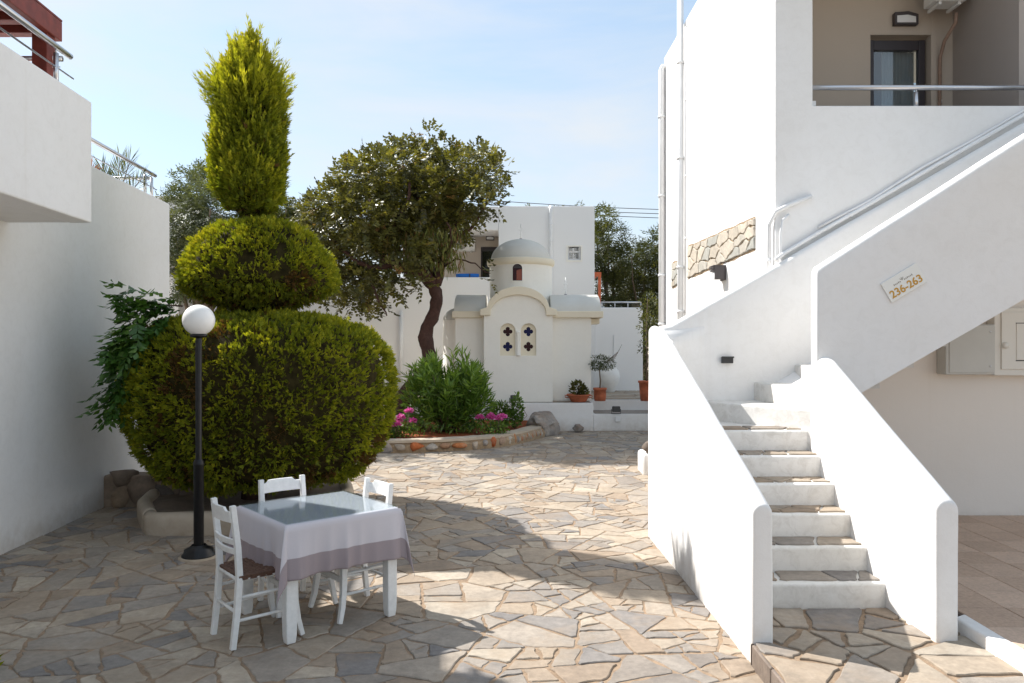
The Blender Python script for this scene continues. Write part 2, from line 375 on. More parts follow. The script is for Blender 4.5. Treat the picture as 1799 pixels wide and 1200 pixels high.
# ------------------------------------------------------------------ foliage builders (numpy)
def unit(a): return a/np.maximum(np.linalg.norm(a, axis=-1, keepdims=True), 1e-9)
def leaves(name, base, axis, side, length, width, val, mat, parent=None, fold=.18, belly=.45):
    """diamond leaves: base point, growth axis, side vector"""
    n = len(base); axis = unit(axis); side = unit(side-axis*np.sum(side*axis, -1, keepdims=True)); nor = np.cross(axis, side)
    length = np.broadcast_to(length, (n,))[:, None]; width = np.broadcast_to(width, (n,))[:, None]
    p0 = base; p2 = base+axis*length
    mid = base+axis*length*belly
    p1 = mid+side*width*.5+nor*width*fold; p3 = mid-side*width*.5+nor*width*fold
    V = np.stack([p0, p1, p2, p3], 1).reshape(-1, 3)
    me = bpy.data.meshes.new(name)
    me.vertices.add(4*n); me.vertices.foreach_set('co', V.astype(np.float32).ravel())
    idx = np.arange(4*n, dtype=np.int32).reshape(n, 4)
    tris = np.concatenate([idx[:, [0, 1, 2]], idx[:, [0, 2, 3]]], 1).reshape(-1)
    me.loops.add(6*n); me.loops.foreach_set('vertex_index', tris)
    me.polygons.add(2*n); me.polygons.foreach_set('loop_start', np.arange(0, 6*n, 3, dtype=np.int32))
    me.polygons.foreach_set('loop_total', np.full(2*n, 3, dtype=np.int32))
    me.update(calc_edges=True); me.materials.append(mat)
    set_attr(me, np.repeat(np.clip(val, 0, 1), 2))
    o = bpy.data.objects.new(name, me); return link(o, parent)
def rvec(n): return unit(rng.normal(size=(n, 3)))
def np_noise(p, s, seed=0):
    o = Vector((seed*7.1, seed*3.3, seed*1.7))
    return np.array([noise.noise(Vector(q)*s+o) for q in p])
def sprays(pos, d, L, W, val, blades=5, spread=.62):
    """flat fans of scale-leaf blades; returns arrays for leaves()"""
    n = len(pos); d = unit(d); side = unit(np.cross(d, rvec(n)))
    B, A, S, LL, WW, VV = [], [], [], [], [], []
    for k in range(blades):
        a = 0 if k == 0 else spread*(1 if k % 2 else -1)*(.7+.35*((k-1)//2))
        st = 0 if k == 0 else .12+.28*((k-1)//2)
        ax = d*math.cos(a)+side*math.sin(a)+rvec(n)*.12
        B.append(pos+d*(L*st)[:, None]); A.append(ax); S.append(np.cross(ax, np.cross(d, side))+rvec(n)*.25)
        l = L*(1.0 if k == 0 else .62-.12*((k-1)//2)); LL.append(l); WW.append(W*(1 if k == 0 else .85)); VV.append(val+rng.normal(size=n)*.05)
    c = np.concatenate
    return c(B), c(A), c(S), c(LL), c(WW), c(VV)
def plumes(pos, d, L, W, val, m=9, blades=3, grad=.32):
    """feathery flat plumes: side sprays along an axis, yellower towards the tip"""
    n = len(pos); d = unit(d); side = unit(np.cross(d, rvec(n))); out = [[] for _ in range(6)]
    for k in range(m):
        t = k/(m-1); sg = 1 if k % 2 else -1
        dd = d*(.72+.35*t)+side*sg*.72*(1-.75*t)+rvec(n)*.16
        p = pos+d*(L*t*.8)[:, None]
        a = sprays(p, dd, L*(.42-.16*t), np.broadcast_to(W, (n,)), val+grad*(t-.55), blades, .5)
        for o_, x in zip(out, a): o_.append(x)
    return [np.concatenate(o_) for o_ in out]
def lathe_sample(prof, n, top_bias=0):
    pr = np.array(prof); r, z = pr[:, 0], pr[:, 1]
    seg = np.hypot(np.diff(r), np.diff(z)); w = seg*(r[1:]+r[:-1])/2; w = w/w.sum()
    k = rng.choice(len(seg), n, p=w); t = rng.random(n)
    rr = r[k]+(r[k+1]-r[k])*t; zz = z[k]+(z[k+1]-z[k])*t
    tr, tz = (r[k+1]-r[k]), (z[k+1]-z[k]); nl = np.hypot(tr, tz)
    a = rng.random(n)*2*np.pi
    pos = np.stack([rr*np.cos(a), rr*np.sin(a), zz], 1)
    nor = np.stack([tz/nl*np.cos(a), tz/nl*np.sin(a), -tr/nl], 1)
    return pos, nor
def sprigs(pos, d, n_leaf, step, L, W, val, droop=.15, two=True):
    """pinnate sprigs: pairs of leaflets along a short arching twig"""
    n = len(pos); d = unit(d); side = unit(np.cross(d, rvec(n)*.3+np.array([0, 0, 1.0])))
    B, A, S, LL, WW, VV = [], [], [], [], [], []
    up = np.cross(side, d)
    for k in range(n_leaf):
        p = pos+d*(step*(k//2+.6))[:, None]*1.0 - np.array([0, 0, 1.0])*(droop*(step*(k//2+.6))**2/np.maximum(step*n_leaf/2, 1e-4))[:, None]
        sg = 1 if k % 2 else -1
        ax = side*sg*.8+d*.55+rvec(n)*.28-np.array([0, 0, droop])
        if k == n_leaf-1: ax = d+rvec(n)*.2
        B.append(p); A.append(ax); S.append(np.cross(ax, up)+rvec(n)*.35)
        LL.append(L*(.8+.4*rng.random(n))); WW.append(W*(.8+.4*rng.random(n))); VV.append(val+rng.normal(size=n)*.08)
    c = np.concatenate
    return c(B), c(A), c(S), c(LL), c(WW), c(VV)
def crown_points(blobs, n, shell=.55):
    """points in a union of ellipsoid clumps, denser near their surface; returns pos and outward dir"""
    w = np.array([b[3]*b[4]+b[4]*b[5]+b[3]*b[5] for b in blobs]); w = w/w.sum()
    k = rng.choice(len(blobs), n, p=w); b = np.array(blobs)[k]
    u = rvec(n); rad = (shell+(1-shell)*rng.random(n)**.6)
    pos = b[:, :3]+u*b[:, 3:6]*rad[:, None]
    return pos, unit(u/b[:, 3:6])
def bent_path(a, b, n, amp, seed):
    a, b = Vector(a), Vector(b); out = []
    for i in range(n+1):
        t = i/n; p = a.lerp(b, t); e = math.sin(math.pi*t)
        p += Vector((noise.noise((seed, t*2.3, 0)), noise.noise((seed+9, t*2.3, 3)), noise.noise((seed+5, t*2.3, 7))))*amp*e
        out.append(p)
    return out

# ------------------------------------------------------------------ irregular stone paving
def clip_poly(poly, nx, ny, c):                    # keep nx*x+ny*y <= c
    out = []; n = len(poly)
    for i in range(n):
        p, q = poly[i], poly[(i+1) % n]
        dp = nx*p[0]+ny*p[1]-c; dq = nx*q[0]+ny*q[1]-c
        if dp <= 0: out.append(p)
        if dp*dq < 0:
            t = dp/(dp-dq); out.append((p[0]+(q[0]-p[0])*t, p[1]+(q[1]-p[1])*t))
    return out
def area(poly):
    return .5*sum(poly[i][0]*poly[(i+1) % len(poly)][1]-poly[(i+1) % len(poly)][0]*poly[i][1] for i in range(len(poly)))
def crazy(x0, x1, y0, y1, rmin, rmax, joint, seed, tries=14000, pw=2.0, stretch=1.0, inside=None):
    """power diagram with wide size range -> polygons of crazy paving"""
    rd = random.Random(seed); pts = []
    cell = rmax*2; grid = {}
    for _ in range(tries):
        x, y = rd.uniform(x0, x1), rd.uniform(y0, y1)
        r = rmin+(rmax-rmin)*rd.random()**pw
        gi, gj = int(x//cell), int(y//cell); ok = True
        for a in (-1, 0, 1):
            for b in (-1, 0, 1):
                for (px, py, pr) in grid.get((gi+a, gj+b), ()):
                    if (px-x)**2+((py-y)*stretch)**2 < ((pr+r)*.86)**2: ok = False; break
                if not ok: break
            if not ok: break
        if ok:
            pts.append((x, y, r)); grid.setdefault((gi, gj), []).append((x, y, r))
    out = []
    for (x, y, r) in pts:
        poly = [(max(x0, x-rmax*2.4), max(y0, y-rmax*2.4)), (min(x1, x+rmax*2.4), max(y0, y-rmax*2.4)),
                (min(x1, x+rmax*2.4), min(y1, y+rmax*2.4)), (max(x0, x-rmax*2.4), min(y1, y+rmax*2.4))]
        gi, gj = int(x//cell), int(y//cell)
        for a in range(-2, 3):
            for b in range(-2, 3):
                for (px, py, pr) in grid.get((gi+a, gj+b), ()):
                    if px == x and py == y: continue
                    dx, dy = px-x, (py-y)*stretch*stretch
                    c = .5*(px*px-x*x+(py*py-y*y)*stretch*stretch - pr*pr+r*r)
                    ln = math.hypot(dx, dy)
                    # joints differ in width and are laid slightly askew
                    h = math.sin((x+px)*37.7+(y+py)*91.3); c -= ln*joint*(1+.55*h)
                    ang = .16*math.sin((x+px)*73.1+(y+py)*51.7)
                    mx, my = (x+px)/2, (y+py)/2
                    ca, sa = math.cos(ang), math.sin(ang); ndx, ndy = dx*ca-dy*sa, dx*sa+dy*ca
                    c += (ndx-dx)*mx+(ndy-dy)*my
                    poly = clip_poly(poly, ndx, ndy, c)
                    if len(poly) < 3: break
                if len(poly) < 3: break
            if len(poly) < 3: break
        if len(poly) >= 3 and area(poly) > rmin*rmin*.9:
            if inside is None or inside(x, y): out.append(poly)
    return out
def shards(cells, amin, amax, joint, seed, lean=.5):
    """break each cell with slightly askew chords into angular flat stones"""
    rd = random.Random(seed); out = []
    def go(poly, depth):
        A_ = abs(area(poly)); target = amin+(amax-amin)*rd.random()**2.2
        if A_ < target*1.35 or depth > 6: out.append(poly); return
        n = len(poly); cx = sum(p[0] for p in poly)/n; cy = sum(p[1] for p in poly)/n
        sxx = sum((p[0]-cx)**2 for p in poly); syy = sum((p[1]-cy)**2 for p in poly); sxy = sum((p[0]-cx)*(p[1]-cy) for p in poly)
        th0 = .5*math.atan2(2*sxy, sxx-syy); best = None             # cut across the long axis, no slivers
        for _ in range(7):
            th = th0+rd.gauss(0, lean); nx, ny = math.cos(th), math.sin(th); t = rd.uniform(-.2, .2)*math.sqrt(A_)
            c = nx*cx+ny*cy+t; j = joint*rd.uniform(.45, 1.6)
            qs = (clip_poly(poly, nx, ny, c-j), clip_poly(poly, -nx, -ny, -c-j))
            if any(len(q) < 3 for q in qs): continue
            sc_ = min(4*math.pi*abs(area(q))/max(sum(math.dist(q[i], q[i-1]) for i in range(len(q))), 1e-6)**2 - (.12 if len(q) == 3 else 0) for q in qs)
            if best is None or sc_ > best[0]: best = (sc_, qs)
            if sc_ > .6: break
        if best is None: out.append(poly); return
        for q in best[1]:
            if abs(area(q)) > amin*.18: go(q, depth+1)
    for c in cells: go(c, 0)
    return out
def rough_outline(poly, rd, amp=.015, cut=.10):
    res = []; n = len(poly)
    for i in range(n):
        p, q, o = poly[i], poly[(i+1) % n], poly[i-1]
        l1 = math.hypot(q[0]-p[0], q[1]-p[1]); l0 = math.hypot(p[0]-o[0], p[1]-o[1])
        c0 = min(cut*rd.uniform(.3, 1.2)*l0, .05); c1 = min(cut*rd.uniform(.3, 1.2)*l1, .05)
        res.append((p[0]+(o[0]-p[0])*c0/max(l0, 1e-6), p[1]+(o[1]-p[1])*c0/max(l0, 1e-6)))
        res.append((p[0]+(q[0]-p[0])*c1/max(l1, 1e-6), p[1]+(q[1]-p[1])*c1/max(l1, 1e-6)))
        m = 4 if l1 > .34 else 3 if l1 > .2 else 2 if l1 > .1 else 0
        for k in range(m):
            t = (k+1)/(m+1); j = rd.uniform(-1.0, .25)*amp
            nx, ny = (q[1]-p[1])/max(l1, 1e-6), -(q[0]-p[0])/max(l1, 1e-6)
            res.append((p[0]+(q[0]-p[0])*t+nx*j, p[1]+(q[1]-p[1])*t+ny*j))
    return res
def slab_geo(poly, rd, zt, th=.03, bev=.005, tilt=.005):
    poly = rough_outline(poly, rd); n = len(poly)
    cx = sum(p[0] for p in poly)/n; cy = sum(p[1] for p in poly)/n
    ax, ay = rd.uniform(-tilt, tilt), rd.uniform(-tilt, tilt)
    def ins(p, d):
        dx, dy = cx-p[0], cy-p[1]; l = max(math.hypot(dx, dy), 1e-6); return (p[0]+dx/l*d, p[1]+dy/l*d)
    v = []; 
    for p in poly: v.append((p[0], p[1], zt-th))
    for p in poly: v.append((p[0], p[1], zt-bev+ax*(p[0]-cx)+ay*(p[1]-cy)))
    for p in poly:
        q = ins(p, bev*1.2); v.append((q[0], q[1], zt+ax*(q[0]-cx)+ay*(q[1]-cy)))
    f = [(i, (i+1) % n, n+(i+1) % n, n+i) for i in range(n)]+[(n+i, n+(i+1) % n, 2*n+(i+1) % n, 2*n+i) for i in range(n)]
    f.append(tuple(range(2*n, 3*n)))
    return v, f, (cx, cy)
def pave(parent, polys, mat, zt, seed, limit=300, piece='paving_stone', rest='far_paving_stones', cols=None, scr=None):
    rd = random.Random(seed)
    items = []
    for p in polys:
        v, f, c = slab_geo(p, rd, zt+rd.uniform(-.003, .003))
        vis = True
        px = 900+c[0]/max(c[1], .1)*F; py = 605+(H-zt)/max(c[1], .1)*F
        vis = -60 < px < 1860 and py < 1250 and c[1] > 1
        if scr: vis = vis and scr(px, py)
        items.append((-(area(p)/max(c[1], 1)**3) if vis else 0, v, f, rd.random(), c))
    items.sort(key=lambda t: t[0])
    for it in items[:limit]:
        if it[0] == 0: break
        mk(piece, [(a-it[4][0], b_-it[4][1], c_) for a, b_, c_ in it[1]], it[2], mat, parent, attr=it[3]).location = (it[4][0], it[4][1], 0)
    tail = [it for k, it in enumerate(items) if k >= limit or it[0] == 0]
    if tail:
        mb = MB(); at_ = []
        for it in tail: mb.add(it[1], it[2]); at_ += [it[3]]*len(it[2])
        o = mb.build(rest, mat, parent, attr=at_); o['kind'] = 'stuff'

terr = mk('terrain', [(-400, -60, -.06), (400, -60, -.06), (400, 900, -.06), (-400, 900, -.06)], [(0, 1, 2, 3)], M['terrain'], attr=.5)
tag(terr, 'dry pale ground around the buildings', None, kind='structure')
pav = mk('courtyard_pavement', [(-9, -16, -.007), (8, -16, -.007), (8, 20.2, -.007), (-9, 20.2, -.007)], [(0, 1, 2, 3)], M['mortar'], attr=.5)
tag(pav, 'courtyard floor of irregular flat stones with sandy joints', None, kind='structure')
polys = shards(crazy(-5.4, 3.6, 3.2, 17.2, .30, .62, .005, 5, tries=9000, pw=1.4, stretch=1.25), .011, .15, .0046, 12)
pave(pav, polys, M['paving'], 0.0, 3, scr=lambda px, py: not (px > 1140 and py < 930) and not (px < 230 and py < 860) and not (1330 < px) and not (230 < px < 660 and py < 850))

# ------------------------------------------------------------------ left white building, balcony, railings, pergola
LW = lambda Y: -4.04-.075*Y                        # ground-floor wall plane
LB = lambda Y: -3.286-.075*Y                        # balcony face plane
lb = thing('white_building', 'white plastered building with projecting balcony along the left edge', 'building', (LW(8), 8, 0))
def at_parent(o, p):                               # geometry is in world coordinates
    o.parent = p; o.matrix_parent_inverse = p.matrix_basis.inverted(); return o
def quadwall(name, x0f, x1f, ya, yb, z0, z1, mat, parent, b=.012):
    poly = [(x0f(ya), ya), (x1f(ya), ya), (x1f(yb), yb), (x0f(yb), yb)]
    o = bevel_prism(name, poly, z0, z1, mat, None, b); return at_parent(o, parent)
quadwall('wall', lambda y: LW(y)-.28, LW, -3, 10.72, -.05, 3.86, M['white'], lb, .02)
quadwall('end_wall', lambda y: LW(y)-9, lambda y: LW(y)-.285, 10.44, 10.72, -.05, 3.86, M['white'], lb, .02)
quadwall('balcony_parapet', lambda y: LB(y)-.2, LB, -3, 6.85, 2.967, 4.06, M['white'], lb, .014)
quadwall('balcony_end_parapet', lambda y: LW(y)-1.2, lambda y: LB(y)-.204, 6.67, 6.847, 3.11, 4.056, M['white'], lb, .014)
quadwall('balcony_slab', lambda y: LW(y)+.003, lambda y: LB(y)-.204, -3, 6.84, 2.971, 3.105, M['white'], lb, 0)
quadwall('terrace_floor', lambda y: LW(y)-9, lambda y: LW(y)-.285, -3, 10.43, 2.85, 2.98, M['white'], lb, 0)
quadwall('upper_storey_wall', lambda y: LW(y)-9, lambda y: LW(y)-3.2, -3, 6.6, 2.985, 5.3, M['white'], lb, .02)
def railing(name, label, xf, ya, yb, zt, hh, posts, endx):
    r = thing(name, label, 'railing', (xf(yb), yb, zt))
    add = lambda o: at_parent(o, r)
    zr = zt+hh
    hr = tube('handrail', [(xf(ya), ya, zr), (xf(yb-.05), yb-.05, zr), (xf(yb), yb, zr)], .026, M['steel'], sides=12); add(hr)
    add(tube('end_handrail', [(xf(yb-.1)-.02, yb-.1, zr-.055), (xf(yb-.1)-endx, yb-.1, zr-.055)], .024, M['steel'], sides=12))
    add(tube('middle_bar', [(xf(ya), ya, zr-hh*.52), (xf(yb+.05), yb+.05, zr-hh*.52)], .008, M['steel'], sides=8))
    for y in posts:
        x = xf(y)
        p = add(tube('post', [(x, y, zt-.01), (x, y, zr-.06)], .021, M['steel'], sides=12))
        add(tube('post_pin', [(x, y, zr-.06), (x, y, zr-.02)], .008, M['steel'], sides=8))
        add(tube('bar_clip', [(x-.03, y+.0, zr-hh*.52-.0), (x+.035, y+.0, zr-hh*.52)], .006, M['steel'], sides=6))
        add(bevel_box('base_plate', x-.045, x+.045, y-.045, y+.045, zt+.001, zt+.009, M['steel'], None, .002, 1))
    return r
railing('metal_railing', 'steel handrail on the overhanging balcony, top left, with red-brown pergola behind', lambda y: LB(y)-.10, 2.0, 6.66, 4.06, .34, [6.42, 4.9, 3.4], 1.2)
railing('metal_railing', 'steel handrail on the lower terrace wall with palm leaves behind', lambda y: LW(y)-.14, 6.7, 10.55, 3.86, .36, [10.2, 10.42, 8.55], .8)
pg = thing('pergola', 'red-brown timber pergola on the balcony in the top left corner', 'pergola', (-4.3, 6.9, 3.2))
A = lambda o: at_parent(o, pg)
A(bevel_box('post', -4.10, -3.97, 6.46, 6.58, 3.11, 4.53, M['red_wood'], None, .006))
A(bevel_box('post', -3.8, -3.67, 2.2, 2.32, 3.11, 4.53, M['red_wood'], None, .006))
quadwall('edge_beam', lambda y: LB(y)-.27, lambda y: LB(y)-.17, 1.2, 6.66, 4.53, 4.70, M['red_wood'], pg, .006)
quadwall('inner_beam', lambda y: LB(y)-2.9, lambda y: LB(y)-2.8, 1.2, 6.66, 4.53, 4.68, M['red_wood'], pg, .006)
for k in range(21):
    y = 6.56-k*.26
    A(bevel_box('slat', LB(y)-2.79, LB(y)-.275, y-.05, y+.05, 4.55, 4.66, M['red_wood'], None, .004, 1))
quadwall('roof_board', lambda y: LB(y)-2.9, lambda y: LB(y)-.17, 1.2, 6.66, 4.703, 4.72, M['red_wood'], pg, 0)
# ------------------------------------------------------------------ right: stone landing, staircase
Z0 = .13
land = bevel_prism('stone_landing', [(1.415, 2.4), (2.74, 2.4), (2.74, 5.02), (1.45, 5.02), (1.45, 4.40), (1.415, 4.40)], -.04, Z0-.012, M['mortar'], None, .004, 1, attr=.5)
tag(land, 'raised landing of large irregular stones in front of the steps', None, kind='structure')
lp = shards(crazy(1.415, 2.735, 2.5, 5.0, .30, .55, .010, 21, tries=3000, pw=1.0), .03, .3, .010, 5)
pave(land, lp, M['paving'], Z0, 8, limit=60, piece='landing_stone', rest='far_landing_stones')
rk = random.Random(4)
y = 2.5
while y < 4.42:                                     # edge stones of the landing's left side
    w = rk.uniform(.22, .42); y1 = min(y+w, 4.42)
    bevel_box('edge_stone', 1.392, 1.414, y+.006, y1-.006, -.02, Z0-.004, M['darkrock'], land, .006, 1, attr=rk.random())
    y = y1

st = thing('staircase', 'white plastered outdoor staircase with round-topped parapets turning right', 'staircase', (1.9, 5.0, 0))
S = lambda o: at_parent(o, st)
PI0 = lambda y: 1.52-.03*(y-4.4)                    # inner face of the left parapet
RS, NR = .174, 9
piv = (2.47, 6.22)
stepxy = []
yk = [5.0+.25*k for k in range(6)]
rx = lambda y: 2.485-.02*(y-4.45)
outer_back = 7.32
corner = [(1.44, 7.05), (1.58, 7.26)]
for k in range(6):
    y0 = yk[k]
    stepxy.append([(PI0(y0)-.02, y0), (rx(y0)+.07, y0+.01), (rx(y0)+.07, 6.3), (2.6, 7.35), (1.4, 7.35), (1.4, y0+.05)])
stepxy.append([piv, (2.62, 6.22), (2.62, 7.36), (1.80, 7.36), (1.86, 7.10)])
stepxy.append([piv, (2.76, 6.22), (2.76, 7.36), (2.33, 7.36)])
stepxy.append([(2.50, 6.22), (3.02, 6.22), (3.02, 7.36), (2.74, 7.36)])
for k in range(14):
    x0 = 3.0+.27*k
    stepxy.append([(x0, 6.22), (x0+.3, 6.22), (x0+.3, 7.36), (x0, 7.36)])
rs = random.Random(2)
for k, poly in enumerate(stepxy):
    zt = Z0+RS*(k+1)
    zb = Z0-.02 if k < 7 else zt-.19
    bm = bmesh.new(); v, f = prism_geo(poly, zb, zt-.016); vs_ = [bm.verts.new(p) for p in v]
    for q in f: bm.faces.new([vs_[i] for i in q])
    bmesh.ops.recalc_face_normals(bm, faces=bm.faces[:])
    bmesh.ops.bevel(bm, geom=[e for e in bm.edges if all(v_.co.z > zt-.03 for v_ in e.verts)], offset=.018, segments=3, affect='EDGES', profile=.5)
    bmesh.ops.subdivide_edges(bm, edges=[e for e in bm.edges if e.calc_length() > .25], cuts=7, use_grid_fill=True)
    for v_ in bm.verts:
        nn = noise.noise_vector(v_.co*6.0+Vector((k, 0, 0))); v_.co += Vector((nn.x*.003, nn.y*.006, nn.z*.004))
    s = S(from_bm('step', bm, M['white_step'], None, smooth=False))
    if k < 9:                                      # thin flagstones set on each tread behind the painted nosing
        if k < 6:
            xa, xb, ya, yb = PI0(yk[k])+.01, rx(yk[k])-.01, yk[k]+.055, yk[k]+.262
            tp = crazy(xa, xb, ya, yb, .09, .2, .006, 50+k, tries=400, pw=1.0)
        else: tp = []
        for q in tp:
            vv, ff, c = slab_geo(q, rs, zt-.004, th=.02, bev=.004, tilt=.003)
            o = mk('tread_stone', vv, ff, M['paving'], None, attr=rs.random()); o.parent = s; o.matrix_parent_inverse = (s.matrix_parent_inverse @ s.matrix_basis).inverted() if False else Matrix.Translation(-Vector(st.location)) @ Matrix.Identity(4)
            o.matrix_parent_inverse = (st.matrix_basis @ s.matrix_parent_inverse).inverted()
def parapet_geo(path, th, seg=10, wob=.006, seed=0, round_ends=True):
    """path: list of (x, y, zbottom, ztop); wall with half-round top"""
    pts = []
    for i in range(len(path)-1):
        a, b = path[i], path[i+1]; n = max(2, int(math.hypot(b[0]-a[0], b[1]-a[1])/.12))
        for k in range(n): t = k/n; pts.append([a[j]+(b[j]-a[j])*t for j in range(4)])
    pts.append(list(path[-1]))
    r = th/2; v = []; f = []; m = 0; n = len(pts)
    for i, p in enumerate(pts):
        q0, q1 = pts[max(i-1, 0)], pts[min(i+1, n-1)]
        t = Vector((q1[0]-q0[0], q1[1]-q0[1], 0)).normalized(); nr = Vector((t.y, -t.x, 0))
        ring = []
        zs = [p[2]+(p[3]-r-p[2])*j/8 for j in range(9)]
        for z in zs: ring.append((-r, z))
        for j in range(1, seg): a = math.pi*j/seg; ring.append((-r*math.cos(a), p[3]-r+r*math.sin(a)))
        for z in reversed(zs): ring.append((r, z))
        m = len(ring)
        for (o, z) in ring:
            q = Vector((p[0], p[1], 0))+nr*o+Vector((0, 0, z))
            w = noise.noise(q*1.3+Vector((seed, 0, 0)))*wob+noise.noise(q*5+Vector((seed, 4, 0)))*wob*.3
            v.append(q+nr*w*(1 if o > 0 else -1)+Vector((0, 0, w if z > p[3]-r*1.2 else 0)))
    for i in range(n-1):
        for k in range(m-1): f.append((i*m+k, i*m+k+1, (i+1)*m+k+1, (i+1)*m+k))
    f.append(tuple(range(m))); f.append(tuple((n-1)*m+k for k in range(m-1, -1, -1)))
    return v, f
def parapet(name, path, th, seed=0, mat=None, wob=.006):
    v, f = parapet_geo(path, th, seed=seed, wob=wob)
    o = mk(name, v, f, mat or M['white'], None, smooth=True); fix_normals(o)
    bevel_obj(o, .018, 3, 50)
    return S(o)
parapet('left_parapet', [(1.465, 4.42, -.03, .935), (1.40, 7.16, -.03, 2.03), (1.392, 7.40, -.03, 2.055)], .125, 1)
parapet('right_parapet', [(2.555, 4.44, Z0-.03, .95), (2.52, 6.02, Z0-.03, 1.75), (2.516, 6.11, Z0-.03, 1.77)], .135, 2)
# outer parapet, against the building further up
parapet('outer_parapet', [(1.34, 7.37, -.03, 2.02), (1.55, 7.37, -.03, 2.07), (2.56, 7.37, .9, 2.65), (2.60, 7.37, 1.44, 2.67), (6.4, 7.37, 3.62, 4.84)], .12, 3)
# curved inner corner between the left and the outer parapet
cv = []; cf = []; cn = 14; zn = 10
for j in range(zn+1):
    for i in range(cn+1):
        a = math.pi/2*i/cn; rr = .5
        cx, cy = 1.445+rr, 7.318-rr
        x, y = cx-rr*math.cos(a), cy+rr*math.sin(a)
        ztop = 1.90+(x-1.445)*.36
        cv.append((x, y, .9+(ztop-.9)*j/zn))
for j in range(zn):
    for i in range(cn): cf.append((j*(cn+1)+i, j*(cn+1)+i+1, (j+1)*(cn+1)+i+1, (j+1)*(cn+1)+i))
tb = len(cv); cv.append((1.40, 7.36, 2.02))
for i in range(cn): cf.append((zn*(cn+1)+i, zn*(cn+1)+i+1, tb))
o = mk('corner_wall', cv, cf, M['white'], None, smooth=True); S(fix_normals(o))
# upper flight: near parapet with round top, soffit
def slope_panel(name, x0, x1, zb, zt, y0, y1, mat, seed):
    ym = (y0+y1)/2; path = [(x0, ym, .8, zt(x0)), (2.59, ym, .8, zt(2.59)), (2.60, ym, zb(2.60), zt(2.60)), (x1, ym, zb(x1), zt(x1))]
    return parapet(name, path, y1-y0, seed, mat)
ZT = lambda x: 2.50+.640*(x-2.46); ZB = lambda x: 1.28+.575*(x-2.46)
slope_panel('upper_parapet', 2.45, 6.4, ZB, ZT, 6.085, 6.215, M['white'], 5)
vv = [(2.46, 6.21, ZB(2.46)+.01), (6.4, 6.21, ZB(6.4)+.01), (6.4, 7.4, ZB(6.4)+.01), (2.46, 7.4, ZB(2.46)+.01)]
vv += [(a, b_, c+.16) for a, b_, c in vv]
S(mk('soffit', vv, [(3, 2, 1, 0), (4, 5, 6, 7), (0, 1, 5, 4), (1, 2, 6, 5), (2, 3, 7, 6), (3, 0, 4, 7)], M['white']))
# step light
sl = thing('step_light', 'small black recessed light on the curved staircase wall', 'light', (2.07, 7.30, 1.72))
bevel_box('housing', -.055, .055, -.035, .0, -.032, .032, M['black'], sl, .005)
bevel_box('visor', -.058, .058, -.052, -.0355, .018, .034, M['black'], sl, .003)
# number sign
sg = thing('number_sign', 'tilted white plate with golden number 236-263 on the stair parapet', 'sign', P(1588, 497, 6.078))
sg.rotation_euler = (0, -math.atan(.60), 0)
bevel_box('plate', -.165, .165, -.008, .004, -.088, .088, M['sign'], sg, .002, 1)
def text_mesh(name, s, size, mat, parent, loc, bold=0):
    cu = bpy.data.curves.new(name, 'FONT'); cu.body = s; cu.size = size; cu.align_x = 'CENTER'; cu.extrude = .0008; cu.offset = bold
    t = bpy.data.objects.new(name, cu); C.objects.link(t)
    bpy.context.view_layer.update(); dg = bpy.context.evaluated_depsgraph_get()
    me = bpy.data.meshes.new_from_object(t.evaluated_get(dg)); bpy.data.objects.remove(t)
    me.materials.clear(); me.materials.append(mat)
    o = bpy.data.objects.new(name, me); link(o, parent); o.location = loc; o.rotation_euler = (R(90), 0, 0); return o
text_mesh('lettering', '236-263', .088, M['gold'], sg, (0, -.0095, -.062), .0016)
mb = MB()
for k in range(13):                                # the fine line above the number is too small to read: short strokes and a leaf emblem
    if 5 <= k <= 6: continue
    x = -.082+k*.0137; mb.add(*box_geo(x, x+.008, -.0092, -.0082, .018, .018+(.011 if k % 3 else .014)))
mb.build('fine_print', M['grey_print'], sg)
mb = MB()
for a in (-.6, 0, .6): mb.add([(0, -.0092, .024), (math.sin(a-.18)*.02, -.0092, .024+math.cos(a-.18)*.02), (math.sin(a)*.032, -.0092, .024+math.cos(a)*.032), (math.sin(a+.18)*.02, -.0092, .024+math.cos(a+.18)*.02)], [(0, 1, 2, 3)])
mb.build('emblem', M['grey_print'], sg)

# ------------------------------------------------------------------ right building
BX, BY = 2.585, 7.435
rb = thing('white_building', 'tall white building behind the staircase with recessed taupe balcony', 'building', (4, 7.6, 0))
B = lambda o: at_parent(o, rb)
BR = lambda y: BX-.015*(y-7.5)
poly = [(BR(7.435), 7.435), (BR(7.435)+.3, 7.60), (BR(12.5)+.3, 12.5), (BR(12.5), 12.5)]
poly[1] = (BR(7.7)+.3, 7.74)
B(bevel_prism('side_wall', [(BR(7.74), 7.74), (BR(7.74)+.3, 7.74), (BR(12.5)+.3, 12.5), (BR(12.5), 12.5)], -.05, 6.6, M['white'], None, .02))
v, f = vprism_geo([(BX, -.05), (7.5, -.05), (7.5, 4.215), (2.955, 4.215), (2.955, 6.6), (BX, 6.6)], BY, 7.738)
B(bevel_obj(fix_normals(mk('facade_wall', v, f, M['white'], None)), .012, 3))
B(bevel_box('roof_slab', 2.95, 7.5, 7.45, 12.4, 6.15, 6.58, M['white'], None, .012))
B(bevel_box('balcony_floor', 2.9, 7.5, 7.68, 8.85, 3.25, 3.4, M['taupe'], None, 0))
B(bevel_box('back_wall', 2.9, 4.19, 8.85, 9.1, 3.25, 6.15, M['taupe'], None, 0))
B(bevel_box('back_wall', 4.90, 7.5, 8.85, 9.1, 3.25, 6.15, M['taupe'], None, 0))
B(bevel_box('door_head', 4.191, 4.899, 8.851, 9.1, 5.49, 6.149, M['taupe'], None, 0))
